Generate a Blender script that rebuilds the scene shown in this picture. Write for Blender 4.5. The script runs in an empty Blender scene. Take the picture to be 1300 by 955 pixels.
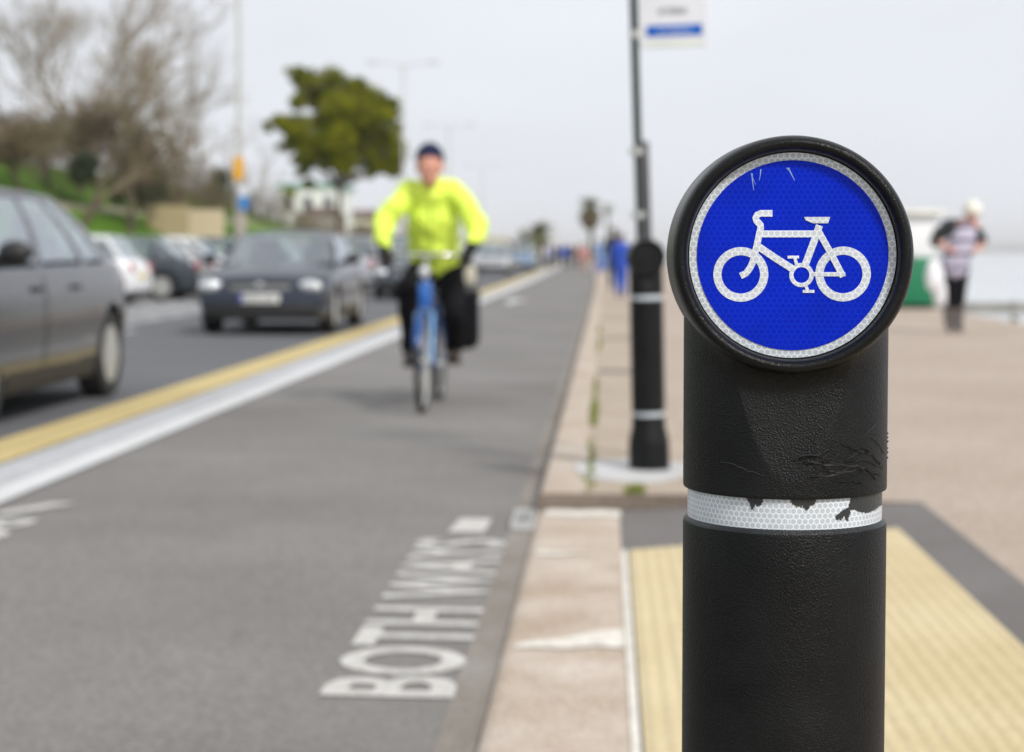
import bpy, bmesh, math, random
from mathutils import Vector, Matrix, noise
C = bpy.context.scene.collection
PI = math.pi
random.seed(7)
# ------------------------------------------------------------------ camera numbers
F = 2300.0; HC = 1.08
YAW = math.atan(118/F); PITCH = math.atan(113/F)
def X_at(px, d): return (px-768)/F*d                     # lateral position of a picture column at distance d
def Z_at(py, d): return HC + (320-py)/F*d
def crown(x): return .012*(x+2.64)/1.24 if x < -1.4 else max(0, .012*(-.26-x)/1.14)
def bend(d):
    t = max(0.0, d-45)
    return -0.009*(t - 20*(1-math.exp(-t/20)))
# ------------------------------------------------------------------ materials
def nodes(m):
    m.use_nodes = True
    return m.node_tree.nodes, m.node_tree.links
def mat(name, col, rough=0.6, metal=0.0, var=0.12, nscale=6.0, bump=0.0, bscale=60.0, coat=0.0, spec=0.5, col2=None, coords='Object', detail=4):
    m = bpy.data.materials.new(name); n, l = nodes(m)
    b = n['Principled BSDF']
    b.inputs['Roughness'].default_value = rough; b.inputs['Metallic'].default_value = metal
    b.inputs['Coat Weight'].default_value = coat; b.inputs['Coat Roughness'].default_value = 0.05
    b.inputs['Specular IOR Level'].default_value = spec
    tc = n.new('ShaderNodeTexCoord')
    no = n.new('ShaderNodeTexNoise'); no.inputs['Scale'].default_value = nscale; no.inputs['Detail'].default_value = detail
    l.new(tc.outputs[coords], no.inputs['Vector'])
    r = n.new('ShaderNodeValToRGB')
    c1 = [max(0, c*(1-var)) for c in col]; c2 = [min(1, c*(1+var)) for c in (col2 or col)]
    if col2: c1 = list(col); c2 = list(col2)
    r.color_ramp.elements[0].color = (*c1, 1); r.color_ramp.elements[1].color = (*c2, 1)
    r.color_ramp.elements[0].position = 0.3; r.color_ramp.elements[1].position = 0.7
    l.new(no.outputs['Fac'], r.inputs['Fac']); l.new(r.outputs['Color'], b.inputs['Base Color'])
    if bump > 0:
        nb = n.new('ShaderNodeTexNoise'); nb.inputs['Scale'].default_value = bscale; nb.inputs['Detail'].default_value = 3
        l.new(tc.outputs[coords], nb.inputs['Vector'])
        bp = n.new('ShaderNodeBump'); bp.inputs['Strength'].default_value = bump; bp.inputs['Distance'].default_value = 0.4/bscale
        l.new(nb.outputs['Fac'], bp.inputs['Height']); l.new(bp.outputs['Normal'], b.inputs['Normal'])
    return m
def speckle(name, c_lo, c_mid, c_hi, big=0.5, fine=90, rough=0.85, bump=0.3, stain=None):
    """aggregate surface: fine speckle times broad wear"""
    m = bpy.data.materials.new(name); n, l = nodes(m); b = n['Principled BSDF']
    b.inputs['Roughness'].default_value = rough; b.inputs['Specular IOR Level'].default_value = 0.3
    tc = n.new('ShaderNodeTexCoord')
    f = n.new('ShaderNodeTexNoise'); f.inputs['Scale'].default_value = fine; f.inputs['Detail'].default_value = 3
    g = n.new('ShaderNodeTexNoise'); g.inputs['Scale'].default_value = big; g.inputs['Detail'].default_value = 6; g.inputs['Roughness'].default_value = 0.6
    l.new(tc.outputs['Object'], f.inputs['Vector']); l.new(tc.outputs['Object'], g.inputs['Vector'])
    r = n.new('ShaderNodeValToRGB'); e = r.color_ramp.elements
    e[0].position = 0.32; e[0].color = (*c_lo, 1); e[1].position = 0.68; e[1].color = (*c_hi, 1)
    k = e.new(0.5); k.color = (*c_mid, 1)
    l.new(f.outputs['Fac'], r.inputs['Fac'])
    r2 = n.new('ShaderNodeValToRGB'); e = r2.color_ramp.elements
    e[0].position = 0.3; e[0].color = (*(stain or (0.78, 0.77, 0.76)), 1); e[1].position = 0.7; e[1].color = (1.0, 1.0, 1.0, 1)
    l.new(g.outputs['Fac'], r2.inputs['Fac'])
    mx = n.new('ShaderNodeMix'); mx.data_type = 'RGBA'; mx.blend_type = 'MULTIPLY'; mx.inputs[0].default_value = 1
    l.new(r.outputs['Color'], mx.inputs[6]); l.new(r2.outputs['Color'], mx.inputs[7]); l.new(mx.outputs[2], b.inputs['Base Color'])
    bp = n.new('ShaderNodeBump'); bp.inputs['Strength'].default_value = bump; bp.inputs['Distance'].default_value = 0.003
    l.new(f.outputs['Fac'], bp.inputs['Height']); l.new(bp.outputs['Normal'], b.inputs['Normal'])
    return m
M = {}
M['track'] = speckle('track asphalt', (.165,.158,.151), (.215,.207,.199), (.27,.262,.254), big=0.6, fine=60, stain=(.72,.71,.70))
M['road'] = speckle('carriageway asphalt', (.095,.098,.108), (.128,.132,.143), (.165,.17,.183), big=0.35, fine=60)
M['bays'] = speckle('parking bay asphalt', (.22,.22,.22), (.27,.27,.27), (.32,.32,.32), big=0.3, fine=60)
M['patch'] = speckle('dark asphalt patch', (.13,.122,.118), (.175,.165,.16), (.22,.21,.205), big=1.6, fine=120)
M['prom'] = speckle('pinkish promenade tarmac', (.32,.262,.215), (.41,.342,.285), (.50,.425,.365), big=0.6, fine=55, stain=(.86,.84,.82))
M['slab'] = speckle('buff paving slab', (.34,.28,.22), (.43,.36,.29), (.50,.43,.35), big=1.5, fine=80, stain=(.8,.78,.75))
M['kerb'] = speckle('pinkish concrete kerb', (.37,.305,.25), (.53,.465,.40), (.64,.58,.52), big=3.5, fine=130, stain=(.74,.66,.58))
M['mortar'] = mat('pale mortar', (.64,.61,.55), .9, var=.2, nscale=25, bump=.3)
M['concrete'] = mat('pale concrete', (.50,.50,.50), .8, var=.1, nscale=5, bump=.4, bscale=50)
M['ground'] = mat('ground', (.16,.15,.13), .9)
M['white_line'] = speckle('worn white road paint', (.50,.51,.52), (.64,.65,.66), (.70,.70,.71), big=1.2, fine=50, stain=(.86,.86,.86))
M['white_line2'] = speckle('weathered white concrete edging', (.36,.37,.39), (.44,.45,.47), (.50,.51,.53), big=1.0, fine=40, stain=(.88,.88,.88))
M['letters'] = speckle('white lettering paint', (.40,.39,.37), (.60,.59,.57), (.70,.69,.67), big=14, fine=90, stain=(.70,.69,.67))
M['grass'] = mat('grass', (.055,.135,.008), .9, col2=(.10,.19,.018), nscale=0.35, bump=.3, bscale=9, spec=.1)
M['path'] = mat('bank path', (.28,.25,.17), .9)
M['sea_bed'] = mat('shore mud', (.2,.19,.17), .8)
M['water'] = mat('sea water', (.50,.53,.55), .16, var=.06, nscale=.03, bump=.10, bscale=1.2, spec=.6)
M['bollard'] = None
def bollard_mat(name, base=.0042, rough=.37, bstr=.62):
    m = bpy.data.materials.new(name); n, l = nodes(m); b = n['Principled BSDF']
    tc = n.new('ShaderNodeTexCoord')
    nz = n.new('ShaderNodeTexNoise'); nz.inputs['Scale'].default_value = 22; nz.inputs['Detail'].default_value = 5
    l.new(tc.outputs['Object'], nz.inputs['Vector'])
    r = n.new('ShaderNodeValToRGB'); e = r.color_ramp.elements
    e[0].color = (base*.7, base*.8, base*.9, 1); e[1].color = (base*1.9, base*2.1, base*2.2, 1); e[0].position = .35; e[1].position = .75
    l.new(nz.outputs['Fac'], r.inputs['Fac']); l.new(r.outputs['Color'], b.inputs['Base Color'])
    rr = n.new('ShaderNodeMapRange'); rr.inputs['To Min'].default_value = rough-.05; rr.inputs['To Max'].default_value = rough+.12
    l.new(nz.outputs['Fac'], rr.inputs['Value']); l.new(rr.outputs['Result'], b.inputs['Roughness'])
    v = n.new('ShaderNodeTexVoronoi'); v.inputs['Scale'].default_value = 1050; v.feature = 'SMOOTH_F1'
    w = n.new('ShaderNodeTexNoise'); w.inputs['Scale'].default_value = 620; w.inputs['Detail'].default_value = 3
    l.new(tc.outputs['Object'], v.inputs['Vector']); l.new(tc.outputs['Object'], w.inputs['Vector'])
    ad = n.new('ShaderNodeMath'); ad.operation = 'ADD'
    l.new(v.outputs['Distance'], ad.inputs[0]); l.new(w.outputs['Fac'], ad.inputs[1])
    bp = n.new('ShaderNodeBump'); bp.inputs['Strength'].default_value = bstr; bp.inputs['Distance'].default_value = .0009
    l.new(ad.outputs[0], bp.inputs['Height']); l.new(bp.outputs['Normal'], b.inputs['Normal'])
    b.inputs['Specular IOR Level'].default_value = .21
    return m
M['bollard'] = bollard_mat('textured black plastic')
M['head'] = bollard_mat('smoother black plastic', .004, .30, .4)
M['lip'] = bollard_mat('black plastic with painted sheen', .022, .3)  # bollard plastic lightened to stand for the bluish reflection on the bevel
def hexmat(name, cell, line, rough=.35, pitch=.0042, w=.40, dirt=True, coat=.15, spec=.4):
    """retroreflective sheeting: honeycomb cells from the mesh's UVs (metres)"""
    m = bpy.data.materials.new(name); n, l = nodes(m); b = n['Principled BSDF']
    b.inputs['Roughness'].default_value = rough; b.inputs['Coat Weight'].default_value = coat; b.inputs['Coat Roughness'].default_value = .12; b.inputs['Specular IOR Level'].default_value = spec
    uv = n.new('ShaderNodeUVMap')
    def vm(op, a=None, b_=None, s=None):
        x = n.new('ShaderNodeVectorMath'); x.operation = op
        for i, q in ((0, a), (1, b_)):
            if q is None: continue
            if isinstance(q, tuple): x.inputs[i].default_value = q
            else: l.new(q, x.inputs[i])
        if s is not None: x.inputs['Scale'].default_value = s
        return x
    R3 = math.sqrt(3)
    p = vm('SCALE', uv.outputs['UV'], s=1/pitch).outputs[0]
    p = vm('ADD', p, (300., 300.*R3, 0)).outputs[0]
    a = vm('SUBTRACT', vm('MODULO', p, (1, R3, 1)).outputs[0], (.5, R3/2, 0)).outputs[0]
    c = vm('SUBTRACT', vm('MODULO', vm('ADD', p, (.5, R3/2, 0)).outputs[0], (1, R3, 1)).outputs[0], (.5, R3/2, 0)).outputs[0]
    la = vm('LENGTH', a).outputs['Value']; lc = vm('LENGTH', c).outputs['Value']
    lt = n.new('ShaderNodeMath'); lt.operation = 'LESS_THAN'; l.new(la, lt.inputs[0]); l.new(lc, lt.inputs[1])
    mx = n.new('ShaderNodeMix'); mx.data_type = 'VECTOR'; l.new(lt.outputs[0], mx.inputs[0]); l.new(c, mx.inputs[4]); l.new(a, mx.inputs[5])
    ab = vm('ABSOLUTE', mx.outputs[1]).outputs[0]
    sp = n.new('ShaderNodeSeparateXYZ'); l.new(ab, sp.inputs[0])
    dt = vm('DOT_PRODUCT', ab, (.5, R3/2, 0)).outputs['Value']
    mm = n.new('ShaderNodeMath'); mm.operation = 'MAXIMUM'; l.new(sp.outputs['X'], mm.inputs[0]); l.new(dt, mm.inputs[1])
    st = n.new('ShaderNodeMapRange'); st.inputs['From Min'].default_value = w-.035; st.inputs['From Max'].default_value = w+.035
    l.new(mm.outputs[0], st.inputs['Value'])
    cm = n.new('ShaderNodeMix'); cm.data_type = 'RGBA'; cm.inputs[6].default_value = (*cell, 1); cm.inputs[7].default_value = (*line, 1)
    l.new(st.outputs['Result'], cm.inputs[0])
    out = cm.outputs[2]
    if dirt:
        tc = n.new('ShaderNodeTexCoord'); nz = n.new('ShaderNodeTexNoise'); nz.inputs['Scale'].default_value = 35; nz.inputs['Detail'].default_value = 6; nz.inputs['Roughness'].default_value = .65
        l.new(tc.outputs['Object'], nz.inputs['Vector'])
        r = n.new('ShaderNodeValToRGB'); e = r.color_ramp.elements; e[0].position = .3; e[0].color = (.84,.83,.81,1); e[1].position = .62; e[1].color = (1,1,1,1)
        l.new(nz.outputs['Fac'], r.inputs['Fac'])
        d = n.new('ShaderNodeMix'); d.data_type = 'RGBA'; d.blend_type = 'MULTIPLY'; d.inputs[0].default_value = 1
        l.new(out, d.inputs[6]); l.new(r.outputs['Color'], d.inputs[7]); out = d.outputs[2]
    l.new(out, b.inputs['Base Color'])
    return m
M['hex_white'] = hexmat('white honeycomb sheeting', (.46,.51,.56), (.72,.77,.83))
M['hex_white2'] = hexmat('white honeycomb sheeting symbol', (.54,.59,.66), (.74,.78,.84))
M['hex_blue'] = hexmat('blue honeycomb sheeting', (.000,.014,.45), (.002,.030,.55), w=.43, dirt=True, coat=0, spec=.12)
M['pale_scratch'] = mat('pale scratch', (.22,.33,.55), .5)
M['gouge'] = mat('glossy gouge', (.003,.003,.003), .5, spec=.3)
M['ridge'] = mat('raised scuff', (.05,.052,.052), .4)
M['chip'] = mat('bare black plastic', (.02,.023,.023), .35, bump=.3, bscale=300)
M['steel'] = mat('galvanised steel', (.50,.51,.49), .5, .3)
M['post_green'] = mat('dark green post paint', (.006,.022,.017), .5, spec=.2)
M['post_grey'] = mat('dark grey sleeve', (.06,.063,.068), .5)
M['sign_white'] = mat('white sign face', (.64,.65,.69), .5, var=.03)
M['sign_blue'] = mat('blue sign strip', (.0,.09,.42), .5, spec=.2)
M['black'] = mat('black', (.012,.012,.013), .5)
M['rubber'] = mat('tyre rubber', (.018,.018,.018), .8, bump=.4, bscale=120)
M['rim'] = mat('alloy rim', (.50,.50,.48), .38, .5)
M['chrome'] = mat('chrome', (.7,.7,.7), .12, 1.0, var=.02)
M['seat'] = mat('dark seat fabric', (.03,.03,.033), .9)
M['lamp_glass'] = mat('clear lamp lens', (.62,.64,.67), .18, .3, coat=1)
M['tail'] = mat('red lamp lens', (.35,.012,.012), .15, coat=1)
M['plate_white'] = mat('white number plate', (.72,.72,.70), .4, var=.03)
M['plate_yellow'] = mat('yellow number plate', (.70,.50,.05), .4, var=.03)
M['plate_blue'] = mat('blue plate band', (.01,.05,.35), .4)
def glassmat(name, tint, see=.6):
    m = bpy.data.materials.new(name); n, l = nodes(m); n.remove(n['Principled BSDF'])
    out = n['Material Output']
    t = n.new('ShaderNodeBsdfTransparent'); t.inputs['Color'].default_value = (*tint, 1)
    g = n.new('ShaderNodeBsdfGlossy'); g.inputs['Roughness'].default_value = .04; g.inputs['Color'].default_value = (.9,.95,1,1)
    lw = n.new('ShaderNodeLayerWeight'); lw.inputs['Blend'].default_value = .5; fr = n.new('ShaderNodeMath'); fr.operation = 'POWER'; fr.inputs[1].default_value = 2.2; l.new(lw.outputs['Facing'], fr.inputs[0])
    mr = n.new('ShaderNodeMapRange'); mr.inputs['To Min'].default_value = 0.20; mr.inputs['To Max'].default_value = 0.95
    l.new(fr.outputs[0], mr.inputs['Value'])
    mx = n.new('ShaderNodeMixShader'); l.new(mr.outputs[0], mx.inputs[0]); l.new(t.outputs[0], mx.inputs[1]); l.new(g.outputs[0], mx.inputs[2])
    l.new(mx.outputs[0], out.inputs['Surface'])
    return m
M['glass'] = glassmat('car glass', (.80,.90,.90))
def paint(name, col, metal=.35, rough=.28):
    m = mat(name, col, rough, metal, var=.05, nscale=3, coat=.6); m.node_tree.nodes['Principled BSDF'].inputs['Coat Roughness'].default_value = .12; return m
M['p_grey'] = paint('dark grey car paint', (.020,.021,.028), .3, .24)
M['p_navy'] = paint('dark blue car paint', (.014,.022,.042))
M['p_white'] = paint('white car paint', (.75,.76,.78), 0, .3)
M['p_silver'] = paint('silver car paint', (.45,.47,.49), .6)
M['p_dgrey'] = paint('slate car paint', (.05,.062,.075))
M['p_blue'] = paint('pale blue car paint', (.12,.22,.36), .2)
M['p_red'] = paint('red car paint', (.35,.03,.03), .1)
# ------------------------------------------------------------------ object helpers
def link(o, parent=None):
    C.objects.link(o)
    if parent is not None: o.parent = parent
    return o
def obj(name, bm, m, parent=None, smooth=None, mats=None):
    me = bpy.data.meshes.new(name)
    bmesh.ops.recalc_face_normals(bm, faces=bm.faces) if smooth != 'keep' else None
    bm.to_mesh(me); bm.free()
    for q in (mats or [m]):
        if q: me.materials.append(q)
    o = bpy.data.objects.new(name, me)
    if smooth:
        me.shade_smooth()
        me.set_sharp_from_angle(angle=math.radians(smooth if isinstance(smooth, (int, float)) and smooth is not True else 35))
    return link(o, parent)
def tag(o, label=None, cat=None, group=None, kind=None):
    if label: o['label'] = label
    if cat: o['category'] = cat
    if group: o['group'] = group
    if kind: o['kind'] = kind
    return o
def thing(name, label, cat, loc=(0,0,0), rotz=0.0, group=None):
    o = bpy.data.objects.new(name, None); o.empty_display_size = .1
    C.objects.link(o); o.location = loc; o.rotation_euler = (0,0,rotz)
    return tag(o, label, cat, group)
def dup(root, loc, rotz, label, scale=1.0):
    def cp(o, parent):
        c = o.copy(); C.objects.link(c)
        if parent is not None: c.parent = parent
        for ch in [x for x in C.objects if x.parent == o]: cp(ch, c)
        return c
    r = cp(root, None); r.location = loc; r.rotation_euler = (0,0,rotz); r['label'] = label
    r.scale = (scale,)*3
    return r
def bx(bm, x0, x1, y0, y1, z0, z1, mi=0):
    vs = [bm.verts.new(p) for p in ((x0,y0,z0),(x1,y0,z0),(x1,y1,z0),(x0,y1,z0),(x0,y0,z1),(x1,y0,z1),(x1,y1,z1),(x0,y1,z1))]
    for f in ((0,3,2,1),(4,5,6,7),(0,1,5,4),(1,2,6,5),(2,3,7,6),(3,0,4,7)):
        q = bm.faces.new([vs[i] for i in f]); q.material_index = mi
    return vs
def rbx(bm, x0, x1, y0, y1, z0, z1, r=.01, seg=2):
    vs = bx(bm, x0, x1, y0, y1, z0, z1)
    es = set(e for v in vs for e in v.link_edges)
    bmesh.ops.bevel(bm, geom=list(es), offset=r, segments=seg, affect='EDGES', profile=.5)
def tube(bm, pts, rads, n=8, cap=True, squash=None):
    pts = [Vector(p) for p in pts]
    if not hasattr(rads, '__len__'): rads = [rads]*len(pts)
    rings = []
    up = Vector((0,0,1)); prev = None
    for i, p in enumerate(pts):
        t = (pts[min(i+1, len(pts)-1)] - pts[max(i-1, 0)]).normalized()
        if prev is None:
            a = t.cross(up) if abs(t.z) < .95 else t.cross(Vector((1,0,0)))
        else:
            a = prev - t*prev.dot(t)
        a.normalize(); prev = a; b = t.cross(a)
        rings.append([bm.verts.new(p + (a*math.cos(2*PI*k/n) + b*math.sin(2*PI*k/n))*rads[i]) for k in range(n)])
    for i in range(len(rings)-1):
        for k in range(n):
            bm.faces.new((rings[i][k], rings[i][(k+1)%n], rings[i+1][(k+1)%n], rings[i+1][k]))
    if cap and n > 2:
        bm.faces.new(rings[0][::-1]); bm.faces.new(rings[-1])
def lathe(bm, prof, n=48, axis='Z', center=(0,0,0), close=False):
    """prof: list of (radius, along). axis Z or Y"""
    c = Vector(center); rings = []
    for r, a in prof:
        ring = []
        for k in range(n):
            t = 2*PI*k/n
            if axis == 'Z': p = (r*math.cos(t), r*math.sin(t), a)
            elif axis == 'Y': p = (r*math.cos(t), a, r*math.sin(t))
            else: p = (a, r*math.cos(t), r*math.sin(t))
            ring.append(bm.verts.new(c+Vector(p)))
        rings.append(ring)
    for i in range(len(rings)-1):
        for k in range(n):
            bm.faces.new((rings[i][k], rings[i][(k+1)%n], rings[i+1][(k+1)%n], rings[i+1][k]))
    if close:
        for k in range(n): bm.faces.new((rings[-1][k], rings[-1][(k+1)%n], rings[0][(k+1)%n], rings[0][k]))
    else:
        if prof[0][0] > 1e-5: bm.faces.new(rings[0][::-1])
        if prof[-1][0] > 1e-5: bm.faces.new(rings[-1])
    return rings
def apply_mods(o):
    dg = bpy.context.evaluated_depsgraph_get(); dg.update()
    me = bpy.data.meshes.new_from_object(o.evaluated_get(dg))
    o.modifiers.clear(); old = o.data; o.data = me
    return o
def ball(bm, c, rx, ry, rz, seg=16, rings=10, mtx=None):
    r = bmesh.ops.create_uvsphere(bm, u_segments=seg, v_segments=rings, radius=1)
    m = Matrix.Translation(Vector(c)) @ (mtx or Matrix()) @ Matrix.Diagonal((rx, ry, rz, 1))
    bmesh.ops.transform(bm, matrix=m, verts=r['verts'])
# ------------------------------------------------------------------ long strips that follow the road
DS = [-6,0,1,2,3,4,5,6,7,8,9,10,12,14,16,18,20,23,26,30,35,40,45,50,55,60,65,70,75,80,90,100,110,120,135,150,170,200,240,300,380,480,600,800]
def strip(name, prof, m, d0=-6, d1=800, parent=None, smooth=None, mats=None, zmul=None, kind='structure'):
    """prof: cross-section [(X, z)...] swept along Y"""
    ds = sorted(set([d0, d1] + [d for d in DS if d0 < d < d1]))
    bm = bmesh.new(); rows = []
    for d in ds:
        k = zmul(d) if zmul else 1
        rows.append([bm.verts.new((x+bend(d), d, z*k)) for x, z in prof])
    for i in range(len(rows)-1):
        for j in range(len(prof)-1):
            bm.faces.new((rows[i][j], rows[i][j+1], rows[i+1][j+1], rows[i+1][j]))
    for f in bm.faces: f.normal_update()
    o = obj(name, bm, m, parent, smooth='keep' )
    me = o.data
    if me.polygons and sum(p.normal.z for p in me.polygons) < 0: me.flip_normals()
    if kind and parent is None: o['kind'] = kind
    return o
strip('gutter', [(-.37, .004), (-.27, .004)], speckle('stained gutter asphalt', (.20,.185,.17), (.26,.242,.222), (.32,.30,.28), big=2.0, fine=70, stain=(.72,.68,.63)), d0=-6, d1=60)
strip('cycle_track', [(-2.64, 0), (-1.4, .012), (-.26, 0)], M['track'])
strip('road', [(-9.7, 0), (-6.3, .02), (-3.4, 0)], M['road'])
strip('parking_bays', [(-15.2, 0), (-9.7, 0)], M['bays'])
# painted / paved lines: yellow band with paler middle, joint, pale edging, white line
def yellow_mat():
    return speckle('yellow road paint', (.48,.38,.16), (.58,.46,.21), (.64,.52,.26), big=1.2, fine=45, stain=(.88,.86,.80))
M['yellow'] = yellow_mat()
M['yellow2'] = speckle('faded yellow road paint', (.42,.34,.17), (.52,.43,.22), (.60,.50,.27), big=1.2, fine=45, stain=(.88,.86,.82))
strip('yellow_line', [(-3.46, .004), (-3.34, .005)], M['yellow'])
strip('yellow_line', [(-3.34, .0045), (-3.2, .005)], M['yellow2'])
strip('yellow_line', [(-3.2, .0055), (-3.08, .006)], M['yellow'])
strip('gutter', [(-3.08, 0), (-2.99, 0)], M['patch'])
strip('separator_kerb', [(-2.99, 0), (-2.985, .03), (-2.97, .035), (-2.78, .035), (-2.765, .03), (-2.76, .004)], M['white_line2'])
strip('white_line', [(-2.76, .008), (-2.58, .010)], M['white_line'])
# kerb (raised), near wide block, slabs, promenade
strip('kerb', [(-.27, -.02), (-.268, .075), (-.255, .094), (-.235, .1), (-.075, .1), (-.07,.09), (-.07, 0)], M['kerb'], d0=7.32)
strip('kerb', [(-.27, -.02), (-.268, .018), (-.255, .030), (-.235, .035), (.055, .035), (.06,.034), (.06, 0)], M['kerb'], d1=7.31)
strip('pavement', [(-.07, .098), (.42, .098)], M['slab'], d0=7.33)
strip('promenade', [(.42, .1), (5.6, .1)], M['prom'], d0=7.14)
strip('promenade', [(1.24, .1), (5.6, .1)], M['prom'], d1=7.14)
strip('sea_wall_edge', [(5.6, .1), (5.72, .1), (5.75, .08), (5.75, -2.6)], M['kerb'])
def quad(name, pts, m, kind='structure', z=None):
    bm = bmesh.new(); vs = [bm.verts.new(p) for p in pts]; f = bm.faces.new(vs)
    f.normal_update()
    if f.normal.z < 0: f.normal_flip()
    o = obj(name, bm, m, smooth='keep'); o['kind'] = kind
    return o
quad('asphalt_patch', [(.06,-6,.035),(1.24,-6,.099),(1.24,7.30,.099),(.06,7.30,.035)], M['patch'])
def dropz(x): return .035 + max(0, x-.06)/1.18*.064
bm = bmesh.new()
for (x0, x1, y) in ((-.27,.42,7.32),(.42,1.24,7.13)):
    f = bm.faces.new([bm.verts.new(p) for p in ((x0,y,-.01),(x1,y,-.01),(x1,y,.0985),(x0,y,.0985))])
f = bm.faces.new([bm.verts.new(p) for p in ((.42,7.13,-.01),(.42,7.13,.0985),(.42,7.32,.0985),(.42,7.32,-.01))])
o = obj('kerb_riser', bm, speckle('brown kerb face with painted shade', (.14,.11,.09), (.21,.17,.14), (.28,.23,.19), big=4, fine=90)); o['kind'] = 'structure'  # end face of the raised kerb, its shade painted in dark brown
# buff ribbed tactile paving
bm = bmesh.new()
nx = 24
for i in range(nx):
    x0 = .085 + i*(.965/nx); x1 = x0 + .965/nx
    ya = 6.29 + (x0-.085)*.22; yb = 6.29 + (x1-.085)*.22
    prof = [(0,.104),(.3,.104),(.4,.1065),(.9,.1065),(1,.104)]
    for (a, za), (b, zb) in zip(prof, prof[1:]):
        xa = x0+(x1-x0)*a; xb = x0+(x1-x0)*b; y2a = ya+(yb-ya)*a; y2b = ya+(yb-ya)*b
        for (u, v) in ((-6,0),(0,2),(2,4)):
            bm.faces.new([bm.verts.new(p) for p in ((xa,u,za),(xb,u,zb),(xb,v,zb),(xa,v,za))])
        bm.faces.new([bm.verts.new(p) for p in ((xa,4,za),(xb,4,zb),(xb,y2b,zb),(xa,y2a,za))])
for v in bm.verts: v.co.z += dropz(v.co.x)-.1
bmesh.ops.remove_doubles(bm, verts=bm.verts, dist=1e-5)
M['tactile'] = speckle('buff tactile paving', (.50,.42,.25), (.60,.51,.32), (.68,.59,.39), big=1.8, fine=90, stain=(.86,.82,.76))
o = obj('tactile_paving', bm, M['tactile'], smooth='keep'); o['kind'] = 'structure'
if sum(p.normal.z for p in o.data.polygons) < 0: o.data.flip_normals()
# mortar joints on the near kerb
def joint(p0, p1, w0, w1, z=.1035, m='mortar', name='kerb_joint'):
    a = Vector(p0); b = Vector(p1); n = 10; bm = bmesh.new(); rows = []
    for i in range(n+1):
        t = i/n; c = a.lerp(b, t); w = w0+(w1-w0)*t + .006*math.sin(i*2.3)
        s = .012*math.sin(i*1.1)
        rows.append((bm.verts.new((c.x, c.y-w/2+s, z)), bm.verts.new((c.x, c.y+w/2+s, z))))
    for r, q in zip(rows, rows[1:]): bm.faces.new((r[0], q[0], q[1], r[1]))
    o = obj(name, bm, M[m]); o['kind'] = 'structure'
joint((-.235,7.20), (.065,7.20), .17, .19, .039)
joint((-.235,6.22), (-.05,6.24), .09, .02, .039)
joint((-.235,4.74), (.055,4.87), .05, .24, .039)
strip('edge_joint', [(.058,.039),(.078,.0395)], M['mortar'], d0=-6, d1=6.30)
for d in (14.9, 20.6, 27, 34, 43): joint((-.05, d), (.42, d), .35, .35, .102, 'patch', 'slab_dark_band')  # wide dark bands across the paving slabs
# concrete pad under the far bollard
bm = bmesh.new()
pts = []
for k in range(28):
    t = 2*PI*k/28; r = 1 + .05*math.sin(3*t) + .04*math.sin(5*t+1)
    pts.append((.13+.27*math.cos(t)*r, 8.12+.42*math.sin(t)*r))
top = [bm.verts.new((x, y, .106)) for x, y in pts]; bot = [bm.verts.new((x*1.0, y, .08)) for x, y in pts]
bm.faces.new(top)
for k in range(28): bm.faces.new((top[k], bot[k], bot[(k+1)%28], top[(k+1)%28]))
o = obj('concrete_pad', bm, M['concrete']); o['kind'] = 'structure'
# drain at the end of the dropped kerb
t = thing('gully_grate', 'small grey iron gully grate set in the gutter beside the kerb', 'drain', (-.318, 7.16, 0.004))
bm = bmesh.new()
for i in range(6): bx(bm, -.034+i*.012, -.029+i*.012, -.2, .2, .004, .02)
obj('bars', bm, M['steel'], t)
bm = bmesh.new()
for a in ((-.045,-.036),(.036,.044)): bx(bm, a[0], a[1], -.22, .22, .004, .024)
bx(bm, -.036, .036, -.22, -.2, .004, .024); bx(bm, -.036, .036, .2, .22, .004, .024)
obj('frame', bm, M['concrete'], t)
# parking bay markings + painted hatch
def bar(x0, y0, x1, y1, w, m='white_line', z=.006, name='road_marking'):
    a = Vector((x0,y0,0)); b = Vector((x1,y1,0)); t = (b-a).normalized(); s = Vector((-t.y, t.x, 0))*w/2
    quad(name, [(*(a-s).xy, z), (*(b-s).xy, z), (*(b+s).xy, z), (*(a+s).xy, z)], M[m])
for d in (30.5, 34.1, 37.9, 41.7, 45.5, 49.3, 53.1, 57, 61, 65, 69, 73): bar(-9.75, d, -14.6, d, .14)
for i in range(9): bar(-8.9, 22.0+i*1.75, -7.1, 23.4+i*1.75, .55, z=.035)
bar(-9.0, 21, -9.0, 39, .12, z=.034); bar(-7.0, 22, -7.0, 39, .12, z=.034)
bar(-6.35, -6, -6.35, 20, .0001)
for i in range(16): bar(-6.3+bend(12+i*9), 12+i*9, -6.3+bend(15+i*9), 15+i*9, .11, z=.026)
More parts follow.
